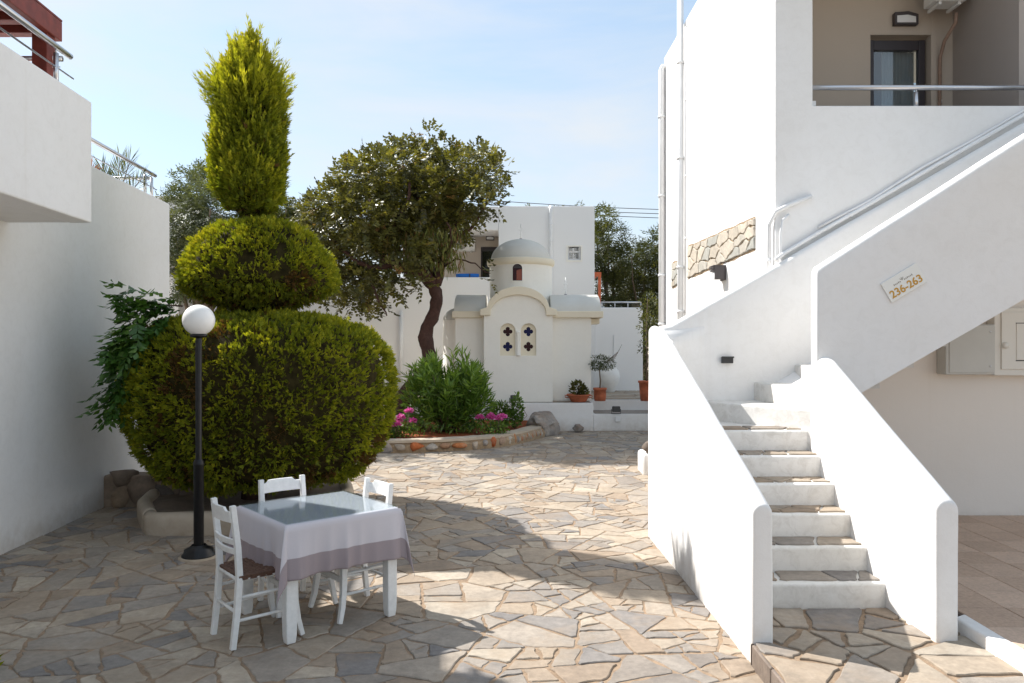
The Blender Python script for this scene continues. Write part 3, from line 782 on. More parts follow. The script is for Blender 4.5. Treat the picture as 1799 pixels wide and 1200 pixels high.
B(bevel_box('return_wall', 5.15, 7.5, 7.69, 8.848, 3.41, 6.148, M['taupe_dark'], None, 0))
B(bevel_box('inner_side_wall', 2.90, 2.952, 7.75, 8.848, 3.41, 6.148, M['taupe'], None, 0))
# balcony door
dr = B(bevel_box('door', 4.20, 4.27, 8.93, 9.0, 3.4, 5.46, M['dark_frame'], None, .006))
def sub(o): o.parent = dr; o.matrix_parent_inverse = (rb.matrix_basis @ dr.matrix_parent_inverse).inverted(); return o
sub(bevel_box('frame', 4.80, 4.875, 8.93, 9.0, 3.4, 5.46, M['dark_frame'], None, .006))
sub(bevel_box('frame', 4.271, 4.799, 8.932, 8.998, 5.34, 5.459, M['dark_frame'], None, .006))
sub(bevel_box('frame', 4.271, 4.799, 8.932, 8.998, 3.4, 3.52, M['dark_frame'], None, .006))
sub(bevel_box('pane', 4.271, 4.799, 8.96, 8.966, 3.521, 5.339, M['pane'], None, 0))
cvv = []; cff = []
for i in range(61):
    x = 4.42+i*.0063; yv = 9.05+.018*math.sin(i*.9)+.008*math.sin(i*2.1)
    cvv += [(x, yv, 3.42), (x, yv, 5.36)]
    if i: cff.append((2*i-2, 2*i, 2*i+1, 2*i-1))
sub(mk('curtain', cvv, cff, M['curtain'], None, smooth=True))
B(bevel_box('room', 4.0, 5.0, 9.6, 9.65, 3.3, 5.6, M['room_dark'], None, 0))
# lower facade under the flight
B(bevel_box('lower_cladding', 2.96, 7.5, 7.405, 7.433, .19, 2.6, M['cream_wall'], None, 0))
# stone patches on the side wall: wall plane x = BR(y)
def wall_patch(zlo, zhi, ya, yb, seed, rmin, rmax):
    """flat stones left bare in the render, lying in the side wall's plane; local (s,z)"""
    rd = random.Random(seed)
    cells = crazy(ya, yb, 0, 1.4, rmin, rmax, .008, seed, tries=1500, pw=1.0, stretch=.62)
    bx = lambda s: BR(s)
    nseg = 16; v = []; f = []
    for i in range(nseg+1):
        s = ya+(yb-ya)*i/nseg; j = .03*noise.noise((s*5, seed, 0)); j2 = .03*noise.noise((s*5, seed, 9))
        v += [(bx(s)-.003, s, zlo(s)+j), (bx(s)-.003, s, zhi(s)+j2)]
        if i: f.append((2*i-2, 2*i-1, 2*i+1, 2*i))
    B(fix_normals(mk('patch_mortar', v, f, M['wallmortar'], None, attr=.5)))
    for c in cells:
        cs = sum(p[0] for p in c)/len(c); cz = sum(p[1] for p in c)/len(c)
        # map the unit strip between the patch's lower and upper edge
        c2 = [(p[0], zlo(p[0])+.02+(zhi(p[0])-zlo(p[0])-.04)*min(1, max(0, p[1]/1.4))) for p in c]
        if abs(area(c2)) < .004: continue
        vv, ff, cc = slab_geo(c2, rd, 0, th=.022, bev=.009, tilt=.02)
        B(fix_normals(mk('wall_stone', [(bx(a)-.022-zz, a, b_) for a, b_, zz in vv], ff, M['wallstone'], None, attr=rd.random())))
# photo: patch spans px 1210..1328; lower edge y 490..440, upper 432..380
def side_pt(px, py):
    r_ = (px-900)/F; Y = (BX+.015*7.5)/(r_+.015); return Y, H-(py-605)/F*Y
ya, zla = side_pt(1328, 440); _, zha = side_pt(1328, 380); yb, zlb = side_pt(1210, 491); _, zhb = side_pt(1210, 432)
lin = lambda a, b, u, w: (lambda s: u+(w-u)*(s-a)/(b-a))
wall_patch(lin(ya, yb, zla, zlb), lin(ya, yb, zha, zhb), ya, yb, 31, .15, .24)
ya, zla = side_pt(1194, 500); _, zha = side_pt(1194, 457); yb, zlb = side_pt(1182, 508); _, zhb = side_pt(1182, 460)
wall_patch(lin(ya, yb, zla, zlb), lin(ya, yb, zha, zhb), ya, yb, 32, .14, .24)
# drain pipes on the side wall
def pipe(name, pts, r, clips=(), mat=None, root=None):
    p = at_parent(tube(name, pts, r, mat or M['pvc'], None, sides=12), root or rb)
    for c in clips:
        k = tube('clamp', [Vector(c)-Vector((0, 0, .018)), Vector(c)+Vector((0, 0, .018))], r*1.22, M['pvc'], None, sides=12)
        k.parent = p; k.matrix_parent_inverse = ((root or rb).matrix_basis @ p.matrix_parent_inverse).inverted()
    return p
Yp, _ = side_pt(1203, 300)
xp = BR(Yp)-.06
pipe('drain_pipe', [(xp, Yp, .3), (xp, Yp, 7.1)], .048, [(xp, Yp, z) for z in (1.4, 2.35, 3.0, 4.6, 6.0)])
xp2 = BR(Yp-.16)-.025
pipe('cable_conduit', [(xp2, Yp-.17, .3), (xp2, Yp-.17, 6.45), (xp2+.05, Yp-.17, 6.5)], .014, [(xp2, Yp-.17, z) for z in (2.0, 3.4, 4.3, 5.4)])
Ye = 12.42; xe = BR(Ye)-.055
pipe('drain_pipe', [(xe+.08, Ye, 6.42), (xe+.02, Ye, 6.42), (xe, Ye, 6.37), (xe, Ye, .2)], .05, [(xe, Ye, z) for z in (2.2, 3.0, 4.3, 5.6)])
# pipes at the facade corner and along the upper parapet
yc = BY-.035
pipe('water_pipe', [(BX+.02-.06, yc+.1, 1.9), (BX-.04, yc+.1, 3.05), (BX-.005, yc, 3.17), (BX+.12, yc, 3.23), (BX+.34, yc, 3.32)], .022, [(BX-.04, yc+.1, 2.7)])
pipe('water_pipe', [(BX+.04, yc, 1.9), (BX+.04, yc, 2.95), (BX+.06, yc, 3.08), (BX+.12, yc, 3.14)], .013)
pts = [(2.56, 7.35, 2.69)]+[(x, 7.395, 2.745+.577*(x-2.63)+.006*math.sin(x*7)) for x in (2.66, 3.0, 3.5, 4.0, 4.5, 5.0, 5.6)]
pipe('long_pipe', pts, .021, [(3.3, 7.395, 3.132), (4.2, 7.395, 3.65)])
pipe('long_pipe', [(x, 7.405, z+.045+.012*math.sin(x*5)) for x, _, z in pts[2:]], .012)
# balcony rail, lamp, air conditioner
rl = thing('metal_railing', 'steel handrail across the recessed balcony at the upper right', 'railing', (2.96, 7.55, 4.21))
at_parent(tube('handrail', [(2.957, 7.55, 4.43), (5.4, 7.55, 4.43)], .026, M['steel'], sides=12), rl)
for x in (4.03, 5.25):
    at_parent(tube('post', [(x, 7.55, 4.21), (x, 7.55, 4.385)], .02, M['steel'], sides=12), rl)
    at_parent(tube('post_pin', [(x, 7.55, 4.385), (x, 7.55, 4.41)], .008, M['steel'], sides=8), rl)
at_parent(bevel_box('wall_bracket', 2.957, 3.02, 7.52, 7.56, 4.24, 4.29, M['pvc'], None, .004), rl)
def wall_lamp(label, loc, w=.22, h=.13, rz=0):
    t = thing('wall_lamp', label, 'wall lamp', loc, rz)
    # hooded frame (local: -y out of the wall)
    pr = [(-w/2, -h/2), (w/2, -h/2), (w/2, h*.28), (0.02, h/2), (-w/2, h*.42)]
    inn = [(-w/2+.022, -h/2+.02), (w/2-.022, -h/2+.02), (w/2-.022, h*.12), (.02, h*.26), (-w/2+.022, h*.2)]
    v = []; f = []; n = len(pr)
    for yy in (0, -.07): v += [(a, yy, b_) for a, b_ in pr]
    v += [(a, -.07, b_) for a, b_ in inn]; v += [(a, -.03, b_) for a, b_ in inn]
    for i in range(n):
        j = (i+1) % n; f += [(i, j, n+j, n+i), (n+i, n+j, 2*n+j, 2*n+i), (2*n+i, 2*n+j, 3*n+j, 3*n+i)]
    f.append(tuple(range(n)))
    fix_normals(mk('housing', v, f, M['lamp_dark'], t))
    v, f = vprism_geo([(a*.99, b_*.98) for a, b_ in inn], -.06, -.028); fix_normals(mk('diffuser', v, f, M['lamp_glass'], t))
    return t
wall_lamp('grey hooded wall lamp above the balcony door at upper right', (4.58, 8.849, 5.66), .27, .15)
def ac_unit(label, loc, w=.8, h=.55, d=.28, rz=0):
    t = thing('air_conditioner', label, 'air conditioner', loc, rz)
    bevel_box('casing', -w/2, w/2, -d, 0, 0, h, M['ac_white'], t, .015)
    cx = -w*.12; rr = h*.42
    v, f = lathe_geo([(rr, .0), (rr, .012), (rr*.97, .014)], 32); 
    lathe('fan_recess', [(.001, 0), (rr, 0), (rr, .006)], M['ac_dark'], t).matrix_local = Matrix.Translation((cx, -d-.001, h/2)) @ Matrix.Rotation(R(90), 4, 'X')
    for k in range(5):
        q = rr*(.25+.17*k); ring = [(q-.004, .006), (q-.004, .012), (q+.004, .012), (q+.004, .006)]
        lathe('grille_ring', ring, M['ac_white'], t).matrix_local = Matrix.Translation((cx, -d-.002, h/2)) @ Matrix.Rotation(R(90), 4, 'X')
    for k in range(4):
        a = k*math.pi/4; bar = tube('grille_bar', [(cx+math.cos(a)*rr*.98, -d-.016, h/2+math.sin(a)*rr*.98), (cx-math.cos(a)*rr*.98, -d-.016, h/2-math.sin(a)*rr*.98)], .003, M['ac_white'], t, sides=5)
    for s in (-1, 1):
        bevel_box('bracket', s*w*.3-.015, s*w*.3+.015, -d+.02, .02, -.035, -.002, M['ac_white'], t, .003)
    return t
ac_unit('beige air conditioner cut off by the top edge above the balcony', (4.86, 8.62, 5.68), .36, .44, .24)
pipe('refrigerant_pipe', [(5.0, 8.52, 5.6), (5.0, 8.53, 5.5), (4.98, 8.72, 5.36), (4.975, 8.80, 5.2), (4.975, 8.825, 3.42)], .019, [(4.985, 8.82, 4.7)], M['ac_pipe'])
# lamp on the sunny side wall
wl = thing('wall_lamp', 'ribbed grey wall lamp under the bare stones on the sunlit wall', 'wall lamp', (BR(side_pt(1272, 480)[0]), side_pt(1272, 480)[0], side_pt(1272, 480)[1]))
bevel_box('diffuser', -.13, -.02, -.085, .085, -.075, .01, M['lamp_glass'], wl, .01)
bevel_box('back_plate', -.02, 0, -.1, .1, -.09, .09, M['lamp_dark'], wl, .004)
for k in range(4): bevel_box('rib', -.15, -.021, -.1, .1, .018+k*.02, .030+k*.02, M['lamp_dark'], wl, .003)
bevel_box('side_cheek', -.14, -.021, -.112, -.101, -.085, .085, M['lamp_dark'], wl, .003)
# metal boxes under the upper flight
mbx = thing('meter_box', 'grey metal box on the shaded wall under the stair flight', 'box', (4.35, 7.40, 1.6))
bevel_box('casing', -.2, .27, -.16, 0, -.02, .46, M['box_grey'], mbx, .008)
bevel_box('door_panel', -.17, .265, -.168, -.161, .0, .45, M['box_grey'], mbx, .003)
for zz in (.06, .39): lathe('screw', [(.001, .004), (.009, .004), (.009, 0)], M['steel'], mbx, seg=10).matrix_local = Matrix.Translation((.22, -.168, zz)) @ Matrix.Rotation(R(90), 4, 'X')
cb = thing('meter_cabinet', 'white framed cabinet door at the right edge under the stair flight', 'cabinet', (5.1, 7.40, 1.6))
bevel_box('frame', -.46, .5, -.12, 0, -.03, .62, M['cab_white'], cb, .006)
bevel_box('door_panel', -.40, .5, -.135, -.121, .03, .58, M['cab_white'], cb, .004)
bevel_box('inset_panel', -.26, .5, -.141, -.1352, .12, .47, M['cab_white'], cb, .002)
for zz in (.115, .474): bevel_box('groove', -.265, .5, -.139, -.1353, zz-.005, zz+.003, M['black'], cb, 0)
lathe('latch', [(.001, .02), (.03, .02), (.03, 0)], M['cab_white'], cb, seg=16).matrix_local = Matrix.Translation((-.37, -.136, .26)) @ Matrix.Rotation(R(90), 4, 'X')
# tiled terrace at the lower right
tt = bevel_box('tiled_terrace', 2.78, 7.5, 3.0, 7.43, -.03, .192, M['grout'], None, 0)
tag(tt, 'brown tiled terrace floor beside the staircase', None, kind='structure')
kb = bevel_prism('terrace_kerb', [(2.70, 3.0), (2.797, 3.0), (2.797, 4.68), (2.70, 4.62)], -.02, .207, M['white'], tt, .012)
rt = random.Random(9)
for i in range(14):
    for j in range(10):
        xa, ya = 2.80+.325*i, 7.40-.325*(j+1)

        bevel_box('floor_tile', xa+.003, xa+.322, ya+.003, ya+.322, .15, .2+rt.uniform(-.0008, .0008), M['tile'], tt, .0025, 1, attr=rt.random())

# ------------------------------------------------------------------ chapel terrace
from mathutils.geometry import tessellate_polygon
pod = bevel_prism('chapel_terrace', [(-4.6, 16.4), (1.76, 16.4), (1.76, 17.35), (6.5, 17.35), (6.5, 21.4), (-4.6, 21.4)], -.05, .6, M['white'], None, .012)
tag(pod, 'low white terrace that carries the chapel and pots', None, kind='structure')
bevel_prism('terrace_step', [(1.763, 16.402), (6.5, 16.402), (6.5, 17.348), (1.763, 17.348)], -.05, .36, M['white'], pod, .012)
mk('terrace_paving', [(-4.55, 16.46, .606), (1.72, 16.46, .606), (1.72, 17.40, .606), (6.4, 17.40, .606), (6.4, 20.7, .606), (-4.55, 20.7, .606)], [(0, 1, 2, 3, 4, 5)], M['paving'], pod, attr=.45)
mk('step_paving', [(1.80, 16.45, .366), (6.4, 16.45, .366), (6.4, 17.33, .366), (1.80, 17.33, .366)], [(0, 1, 2, 3)], M['paving'], pod, attr=.2)
tp = crazy(1.0, 6.0, 17.5, 20.6, .15, .4, .012, 77, tries=2500, pw=1.2)
rd3 = random.Random(1)
for q in tp:
    v, f, c = slab_geo(q, rd3, .618, th=.02)
    if 0 < c[0]/c[1] < .19: mk('paving_stone', v, f, M['paving'], pod, attr=.35+.6*rd3.random())

# ------------------------------------------------------------------ chapel
def arch_pts(cx, zs, a, b, n=20):
    return [(cx+a*math.cos(math.pi*i/n), zs+b*math.sin(math.pi*i/n)) for i in range(n+1)]   # right to left
def plate_holes(name, outer, holes, y0, y1, mat, parent):
    loops = [outer]+holes; v = []; f = []
    flat = [p for l in loops for p in l]; n = len(flat)
    tris = tessellate_polygon([[Vector((p[0], p[1], 0)) for p in l] for l in loops])
    v = [(p[0], y0, p[1]) for p in flat]+[(p[0], y1, p[1]) for p in flat]
    for t in tris: f.append(tuple(t)); f.append(tuple(n+i for i in reversed(t)))
    b_ = 0
    for l in loops:
        m_ = len(l)
        for i in range(m_): j = (i+1) % m_; f.append((b_+i, b_+j, n+b_+j, n+b_+i))
        b_ += m_
    return fix_normals(mk(name, v, f, mat, parent))
ch = thing('chapel', 'small cream Greek chapel with grey dome and quatrefoil windows', 'chapel', (0, 0, 0))
YC = 16.62; sc = YC/F
cX = lambda px: (px-900)*sc
cZ = lambda py: H+(605-py)*sc
zb = .604
xl, xr = cX(850.5), cX(971.5); xm = (xl+xr)/2; hw = (xr-xl)/2
zs = cZ(552)
win = []
for (a, b_) in ((879, 906), (915.5, 942.5)):
    x0, x1 = cX(a), cX(b_); zt = cZ(581); z0 = cZ(625)
    win.append([(x0, z0), (x1, z0)]+arch_pts((x0+x1)/2, zt, (x1-x0)/2, cZ(568)-cZ(581), 14))
outer = [(xl, zb), (xr, zb), (xr, zs)]+arch_pts(xm, zs, hw*.82, cZ(513)-zs, 28)+[(xl, zs)]
bevel_obj(plate_holes('gable_wall', outer, win, YC, YC+.16, M['cream'], ch), .008, 2, 50)
def quatre(cx, cz, d, r, n=9):
    out = []
    for k in range(4):
        ca = math.pi/2*k
        for i in range(n):
            a = ca+R(-118+236*i/(n-1)); out.append((cx+d*math.cos(ca)+r*math.cos(a), cz+d*math.sin(ca)+r*math.sin(a)))
    return out
for i, w in enumerate(win):
    x0, x1 = w[0][0], w[1][0]; cx = (x0+x1)/2
    qs = [quatre(cx, cZ(582.5), .058, .047), quatre(cx, cZ(609), .058, .047)]
    wp = plate_holes('window', [(p[0], p[1]) for p in w], qs, YC+.075, YC+.13, M['beige_trim'], ch)
    for k, q in enumerate(qs):
        qx, qz = cx, (cZ(582.5), cZ(609))[k]
        v, f = vprism_geo([(qx-.11, qz-.11), (qx+.11, qz-.11), (qx+.11, qz+.11), (qx-.11, qz+.11)], YC+.102, YC+.112)
        fix_normals(mk('pane', v, f, M['glass_blue' if (i+k) % 2 else 'glass_red'], wp))
# little colonnette between the two windows
xc = (cX(906)+cX(915.5))/2
lathe('colonnette', [(.001, cZ(625)), (.05, cZ(625)), (.05, cZ(623)), (.035, cZ(621)), (.035, cZ(588)), (.05, cZ(585)), (.055, cZ(582)), (.001, cZ(582))], M['cream'], ch, seg=16, cx=xc, cy=YC-.004)
# body, wings
xL, xR = cX(798), cX(1042)
YW = YC+.32
def wing(x0, x1, nm):
    bevel_obj(fix_normals(mk(nm, *box_geo(x0, x1, YW, YW+2.3, zb, cZ(545)+.03), M['cream'], ch)), .012)
wing(xL, xl-.0, 'left_wing'); wing(xr, xR, 'right_wing')
fix_normals(mk('nave_wall', *box_geo(xl+.004, xr-.004, YC+.162, YC+2.9, zb, zs), M['cream'], ch))
kW = YW/YC
def cornice(name, x0, x1, y0, y1, z0, z1): bevel_obj(mk(name, *box_geo(x0, x1, y0, y1, z0, z1), M['beige_trim'], ch), .02, 3)
cornice('cornice', xL-.06, xl-.012, YW-.10, YW+2.36, cZ(554.5)-.04, cZ(544)-.02)
cornice('cornice', xr+.012, xR+.26, YW-.10, YW+2.36, cZ(554.5)-.04, cZ(544)-.02)
bevel_box('corbel', xR+.0, xR+.2, YW+.1, YW+.6, cZ(566)-.03, cZ(555)-.042, M['beige_trim'], ch, .02)
# barrel vaults over the wings (axis along x) : grey
def vault(name, x0, x1, yc, a, b, z0, mat):
    n = 20; v = []; f = []
    for x in (x0, x1):
        for i in range(n+1):
            t = math.pi*i/n; v.append((x, yc-a*math.cos(t), z0+b*math.sin(t)))
    m_ = n+1
    for i in range(n): f.append((i, i+1, m_+i+1, m_+i))
    f.append(tuple(range(m_-1, -1, -1))); f.append(tuple(m_+i for i in range(m_)))
    o = fix_normals(mk(name, v, f, mat, ch)); smooth_obj(o); bevel_obj(o, .01, 2, 40); return o
vz = cZ(544)-.02
vault('wing_vault', xL-.02, xl+.02, YW+1.12, 1.15, cZ(511)-vz, vz, M['grey_roof'])
vault('wing_vault', xr-.02, xR+.22, YW+1.12, 1.15, cZ(511)-vz, vz, M['grey_roof'])
# gable arch cornice with flat feet
def arch_band(a_in, b_in, a_out, b_out, y0, y1):
    n = 28; foot = .10
    out_ = [(xm+hw+.09, zs-.03), (xm+hw+.09, zs+.10)]+arch_pts(xm, zs+.10, a_out, b_out, n)[1:-1]+[(xm-hw-.09, zs+.10), (xm-hw-.09, zs-.03)]
    inn_ = [(xm+hw*.80, zs-.03), (xm+hw*.80, zs+.03)]+arch_pts(xm, zs+.03, a_in, b_in, n)[1:-1]+[(xm-hw*.80, zs+.03), (xm-hw*.80, zs-.03)]
    m_ = len(out_); v = []; f = []
    for y in (y0, y1): v += [(p[0], y, p[1]) for p in out_]+[(p[0], y, p[1]) for p in inn_]
    for i in range(m_-1):
        f += [(i, i+1, m_+i+1, m_+i), (2*m_+i, 3*m_+i, 3*m_+i+1, 2*m_+i+1), (i, 2*m_+i, 2*m_+i+1, i+1), (m_+i, m_+i+1, 3*m_+i+1, 3*m_+i)]
    f += [(0, m_, 3*m_, 2*m_), (m_-1, 3*m_-1, 4*m_-1, 2*m_-1)]
    o = fix_normals(mk('arch_cornice', v, f, M['beige_trim'], ch)); bevel_obj(o, .018, 3, 40)
arch_band(hw*.80, cZ(518.5)-zs-.03, hw*.90, cZ(503.5)-zs-.10, YC-.09, YC+.30)
# nave vault behind the arch
n = 26; v = []; f = []
ap = arch_pts(xm, zs+.02, hw*.86, cZ(509)-zs-.02, n)
for y in (YC+.25, YC+2.9): v += [(p[0], y, p[1]) for p in ap]
for i in range(n): f.append((i, i+1, n+1+i+1, n+1+i))
smooth_obj(fix_normals(mk('nave_vault', v, f, M['white_clean'], ch)))
# drum, ring, dome
dx = cX(915.5)*1.07; dy = YC+1.25; kd = (dy-.72)/YC
dr_r = 57*sc*kd*1.0
dz = lambda py: H+(605-py)/F*(dy-.75)
lathe('drum', [(dr_r, zs), (dr_r, dz(462))], M['cream'], ch, seg=56, cx=dx, cy=dy)
lathe('drum_cornice', [(dr_r-.02, dz(464)), (dr_r+.045, dz(462)), (dr_r+.062, dz(459)), (dr_r+.062, dz(453)), (dr_r+.04, dz(451)), (dr_r-.08, dz(450))], M['beige_trim'], ch, seg=56, cx=dx, cy=dy)
dh = dz(421)-dz(451)+.12
pr = [((dr_r-.03)*math.cos(t), dz(451)-.01+dh*math.sin(t)) for t in [math.pi/2*i/14 for i in range(15)]]
lathe('dome', pr, M['grey_roof'], ch, seg=56, cx=dx, cy=dy)
# drum window: arched opening with amber glass
wx = P(909.5, 470, dy-dr_r).x; hw2 = .108
def drum_y(x, off): return dy-math.sqrt(max(0, (dr_r+off)**2-(x-dx)**2))
z0, z1 = dz(493), dz(471)
inn = [(wx-hw2, z0), (wx+hw2, z0)]+arch_pts(wx, z1, hw2, dz(463.5)-z1, 12)
v, f = vprism_geo(inn, dy-dr_r-.004, dy-dr_r+.1); wo = fix_normals(mk('drum_window', v, f, M['glass_red'], ch))
v, f = vprism_geo([(wx-.02, z0+.012), (wx+hw2-.012, z0+.012), (wx+hw2-.012, z1-.02), (wx-.02, z1-.05)], dy-dr_r-.010, dy-dr_r-.006); fix_normals(mk('amber_pane', v, f, M['glass_orange'], wo))
v, f = vprism_geo(arch_pts(wx, z1, hw2-.015, dz(463.5)-z1-.02, 12), dy-dr_r-.010, dy-dr_r-.006); fix_normals(mk('arched_pane', v, f, M['room_dark'], wo))
n_o = [(p[0], p[1]) for p in [(wx-hw2-.012, z0-.01), (wx+hw2+.012, z0-.01)]+arch_pts(wx, z1, hw2+.012, dz(463.5)-z1+.012, 12)]
plate_holes('window_reveal', n_o, [inn], dy-dr_r-.022, dy-dr_r+.03, M['cream'], wo)
# apse on the left with its half dome
ax_, ay_ = xL, YW+1.0
lathe('apse', [(.36, zb), (.36, cZ(560))], M['cream'], ch, seg=24, cx=ax_+.0, cy=ay_, a0=math.pi/2, a1=1.5*math.pi, syy=1.6)
lathe('apse_dome', [(.36*math.cos(t), cZ(560)+.30*math.sin(t)) for t in [math.pi/2*i/8 for i in range(9)]], M['grey_roof'], ch, seg=24, cx=ax_, cy=ay_, a0=math.pi/2, a1=1.5*math.pi, syy=1.6)
def finial(x, y, z, h):
    b_ = tube('finial', [(x, y, z-.02), (x+.004, y, z+h*.3), (x-.004, y, z+h*.6), (x+.003, y, z+h)], [.02, .016, .014, .010], M['white_clean'], ch, sides=8)
    for q, w in ((.35, .045), (.62, .055), (.8, .03)):
        tube('knob', [(x-w, y, z+h*q), (x-w*.5, y, z+h*q+.008), (x+w*.5, y, z+h*q-.006), (x+w, y, z+h*q)], [.007, .013, .013, .007], M['white_clean'], b_, sides=6)
    lathe('foot', [(.001, z+.02), (.035, z+.015), (.045, z-.03)], M['lamp_dark'], b_, seg=12, cx=x, cy=y)
finial(dx, dy, dz(451)-.01+dh, .36)
finial(P(994, 500, YW+1.1).x, YW+1.1, cZ(511)-.0, .42)

# ------------------------------------------------------------------ back building
YB = 20.5; sb = YB/F
bX = lambda px: (px-900)*sb
bZ = lambda py: H+(605-py)*sb
bb = thing('white_building', 'white two-storey building behind the chapel with small square window', 'building', (0, YB, 0))
D = lambda o: at_parent(o, bb)
def wbox(nm, px0, px1, pt, pb, y0, y1, mat='white_clean', b=.02):
    return D(bevel_box(nm, bX(px0), bX(px1), y0, y1, bZ(pb), bZ(pt), M[mat], None, b))
# tower part with a hole for the square window
o = plate_holes('main_wall', [(bX(876.5), -.05), (bX(1045), -.05), (bX(1045), bZ(362)), (bX(876.5), bZ(362))],
                [[(bX(998), bZ(457)), (bX(1021), bZ(457)), (bX(1021), bZ(433)), (bX(998), bZ(433))]], YB, YB+.3, M['white_clean'], None); D(o); bevel_obj(o, .015, 2)
D(bevel_box('body', bX(760), bX(1044.5), YB+1.6, YB+6, -.05, bZ(362.5), M['white_clean'], None, .01))
D(bevel_box('side_wall', bX(1045)-.3, bX(1045)-.003, YB+.301, YB+1.6, -.05, bZ(363), M['white_clean'], None, 0))
wbox('lintel', 700, 876, 362.3, 404.5, YB+.002, YB+1.6)
wbox('parapet', 640, 876, 487, 740, YB+.003, YB+.25)
wbox('recess_wall', 700, 842, 404.8, 700, YB+1.2, YB+1.59, 'taupe', 0)
wbox('recess_wall', 876.5, 880, 404.8, 700, YB+.31, YB+1.59, 'taupe', 0)
wbox('recess_head', 842.1, 876, 404.9, 423.5, YB+1.2, YB+1.589, 'taupe', 0)
wbox('left_wall', 330, 640, 512, 740, YB+.4, YB+5)
wbox('wall_pilaster', 703, 709, 545, 735, YB-.05, YB+.001)
kd2 = (YB+1.25)/YB
d2 = D(bevel_box('door', bX(842)*kd2, bX(848)*kd2, YB+1.22, YB+1.3, bZ(500), bZ(424), M['dark_frame'], None, .01))
def sub2(o): o.parent = d2; o.matrix_parent_inverse = (bb.matrix_basis @ d2.matrix_parent_inverse).inverted(); return o
sub2(bevel_box('frame', bX(848)*kd2+.001, bX(876)*kd2, YB+1.222, YB+1.3, bZ(431), bZ(424), M['dark_frame'], None, .005))
sub2(bevel_box('frame', bX(871)*kd2, bX(876)*kd2, YB+1.221, YB+1.3, bZ(500), bZ(431)-.001, M['dark_frame'], None, .005))
sub2(bevel_box('pane', bX(848)*kd2+.001, bX(871)*kd2-.001, YB+1.25, YB+1.256, bZ(500), bZ(431)-.001, M['pane'], None, 0))
D(bevel_box('room', bX(842)*kd2, bX(876)*kd2, YB+1.5, YB+1.52, bZ(500), bZ(424), M['room_dark'], None, 0))
w2 = D(bevel_box('window', bX(999), bX(1001.5), YB+.12, YB+.2, bZ(457)+.001, bZ(433)-.001, M['pvc'], None, .005))
def sub3(o): o.parent = w2; o.matrix_parent_inverse = (bb.matrix_basis @ w2.matrix_parent_inverse).inverted(); return o
sub3(bevel_box('frame', bX(1018), bX(1020.8), YB+.121, YB+.2, bZ(457)+.001, bZ(433)-.001, M['pvc'], None, .005))
sub3(bevel_box('frame', bX(1001.6), bX(1017.9), YB+.122, YB+.2, bZ(457)+.001, bZ(453.5), M['pvc'], None, .005))
sub3(bevel_box('frame', bX(1001.6), bX(1017.9), YB+.122, YB+.2, bZ(443), bZ(440), M['pvc'], None, .005))
sub3(bevel_box('pane', bX(1001.6), bX(1017.9), YB+.16, YB+.166, bZ(457), bZ(433), M['pane'], None, 0))
sub3(bevel_box('dark_backing', bX(998.3), bX(1020.8), YB+.27, YB+.29, bZ(457), bZ(433), M['room_dark'], None, 0))  # dark sheet behind the pane, its colour standing in for the unlit room
plate_holes('surround', [(bX(995), bZ(460)), (bX(1023.5), bZ(460)), (bX(1023.5), bZ(431)), (bX(995), bZ(431))], [[(bX(998.2), bZ(456.8)), (bX(1020.8), bZ(456.8)), (bX(1020.8), bZ(433.2)), (bX(998.2), bZ(433.2))]], YB-.02, YB+.004, M['cream'], None)
D(bpy.data.objects['surround'])
pipe('drain_pipe', [(bX(968), YB-.02, bZ(363)), (bX(968), YB-.06, bZ(369)), (bX(969.5), YB-.06, .65)], .05, [(bX(968.5), YB-.06, bZ(y)) for y in (395, 425, 455)], root=bb)
pipe('drain_pipe', [(bX(706), YB-.1, bZ(548)), (bX(706), YB-.1, .65)], .045, [], root=bb)
# right lower wing
wbox('low_wing', 1045.2, 1130.5, 540, 740, YB+.05, YB+5)
wbox('pilaster', 1079, 1080.5, 588, 640, YB+.02, YB+.06)
gr = thing('glass_balustrade', 'low clear balustrade on the small white wing beside the orange pergola', 'balustrade', (bX(1060), YB+.15, bZ(540)))
at_parent(tube('top_rail', [(bX(1058), YB+.15, bZ(530.5)), (bX(1129), YB+.15, bZ(530.5))], .022, M['steel'], sides=8), gr)
at_parent(bevel_box('pane', bX(1060), bX(1128), YB+.145, YB+.153, bZ(540)-.01, bZ(532), M['pane'], None, 0), gr)
for px in (1059, 1082, 1105, 1128): at_parent(tube('post', [(bX(px), YB+.15, bZ(540)-.01), (bX(px), YB+.15, bZ(531))], .015, M['steel'], sides=8), gr)
op = thing('pergola', 'orange timber pergola end at the right side of the back building', 'pergola', (bX(1055), YB+.5, bZ(540)))
at_parent(bevel_box('post', bX(1056), bX(1061), YB+.6, YB+.68, bZ(540), bZ(477), M['orange_wood'], None, .006), op)
at_parent(bevel_box('beam', bX(1046), bX(1061.5), YB+.59, YB+.69, bZ(482), bZ(474.5), M['orange_wood'], None, .006), op)
at_parent(bevel_box('rafter', bX(1052), bX(1057), YB+.70, YB+2.4, bZ(481), bZ(476), M['orange_wood'], None, .006), op)
at_parent(bevel_box('post', bX(1046), bX(1050), YB+1.6, YB+1.68, bZ(540), bZ(482), M['orange_wood'], None, .006), op)
wall_lamp('small hooded lamp over the dark door of the back building', (bX(861.5)*1.055, YB+1.199, bZ(416)+.13), .24, .13)
ac_unit('white air conditioner beside the carob crown on the back building', (bX(816)*1.05, YB+1.19, bZ(433)), .62, .36, .3)
blr = thing('blue_bundle', 'rolled blue fabric lying on the balcony ledge of the back building', 'fabric roll', (bX(822), YB+.13, bZ(487)+.055))
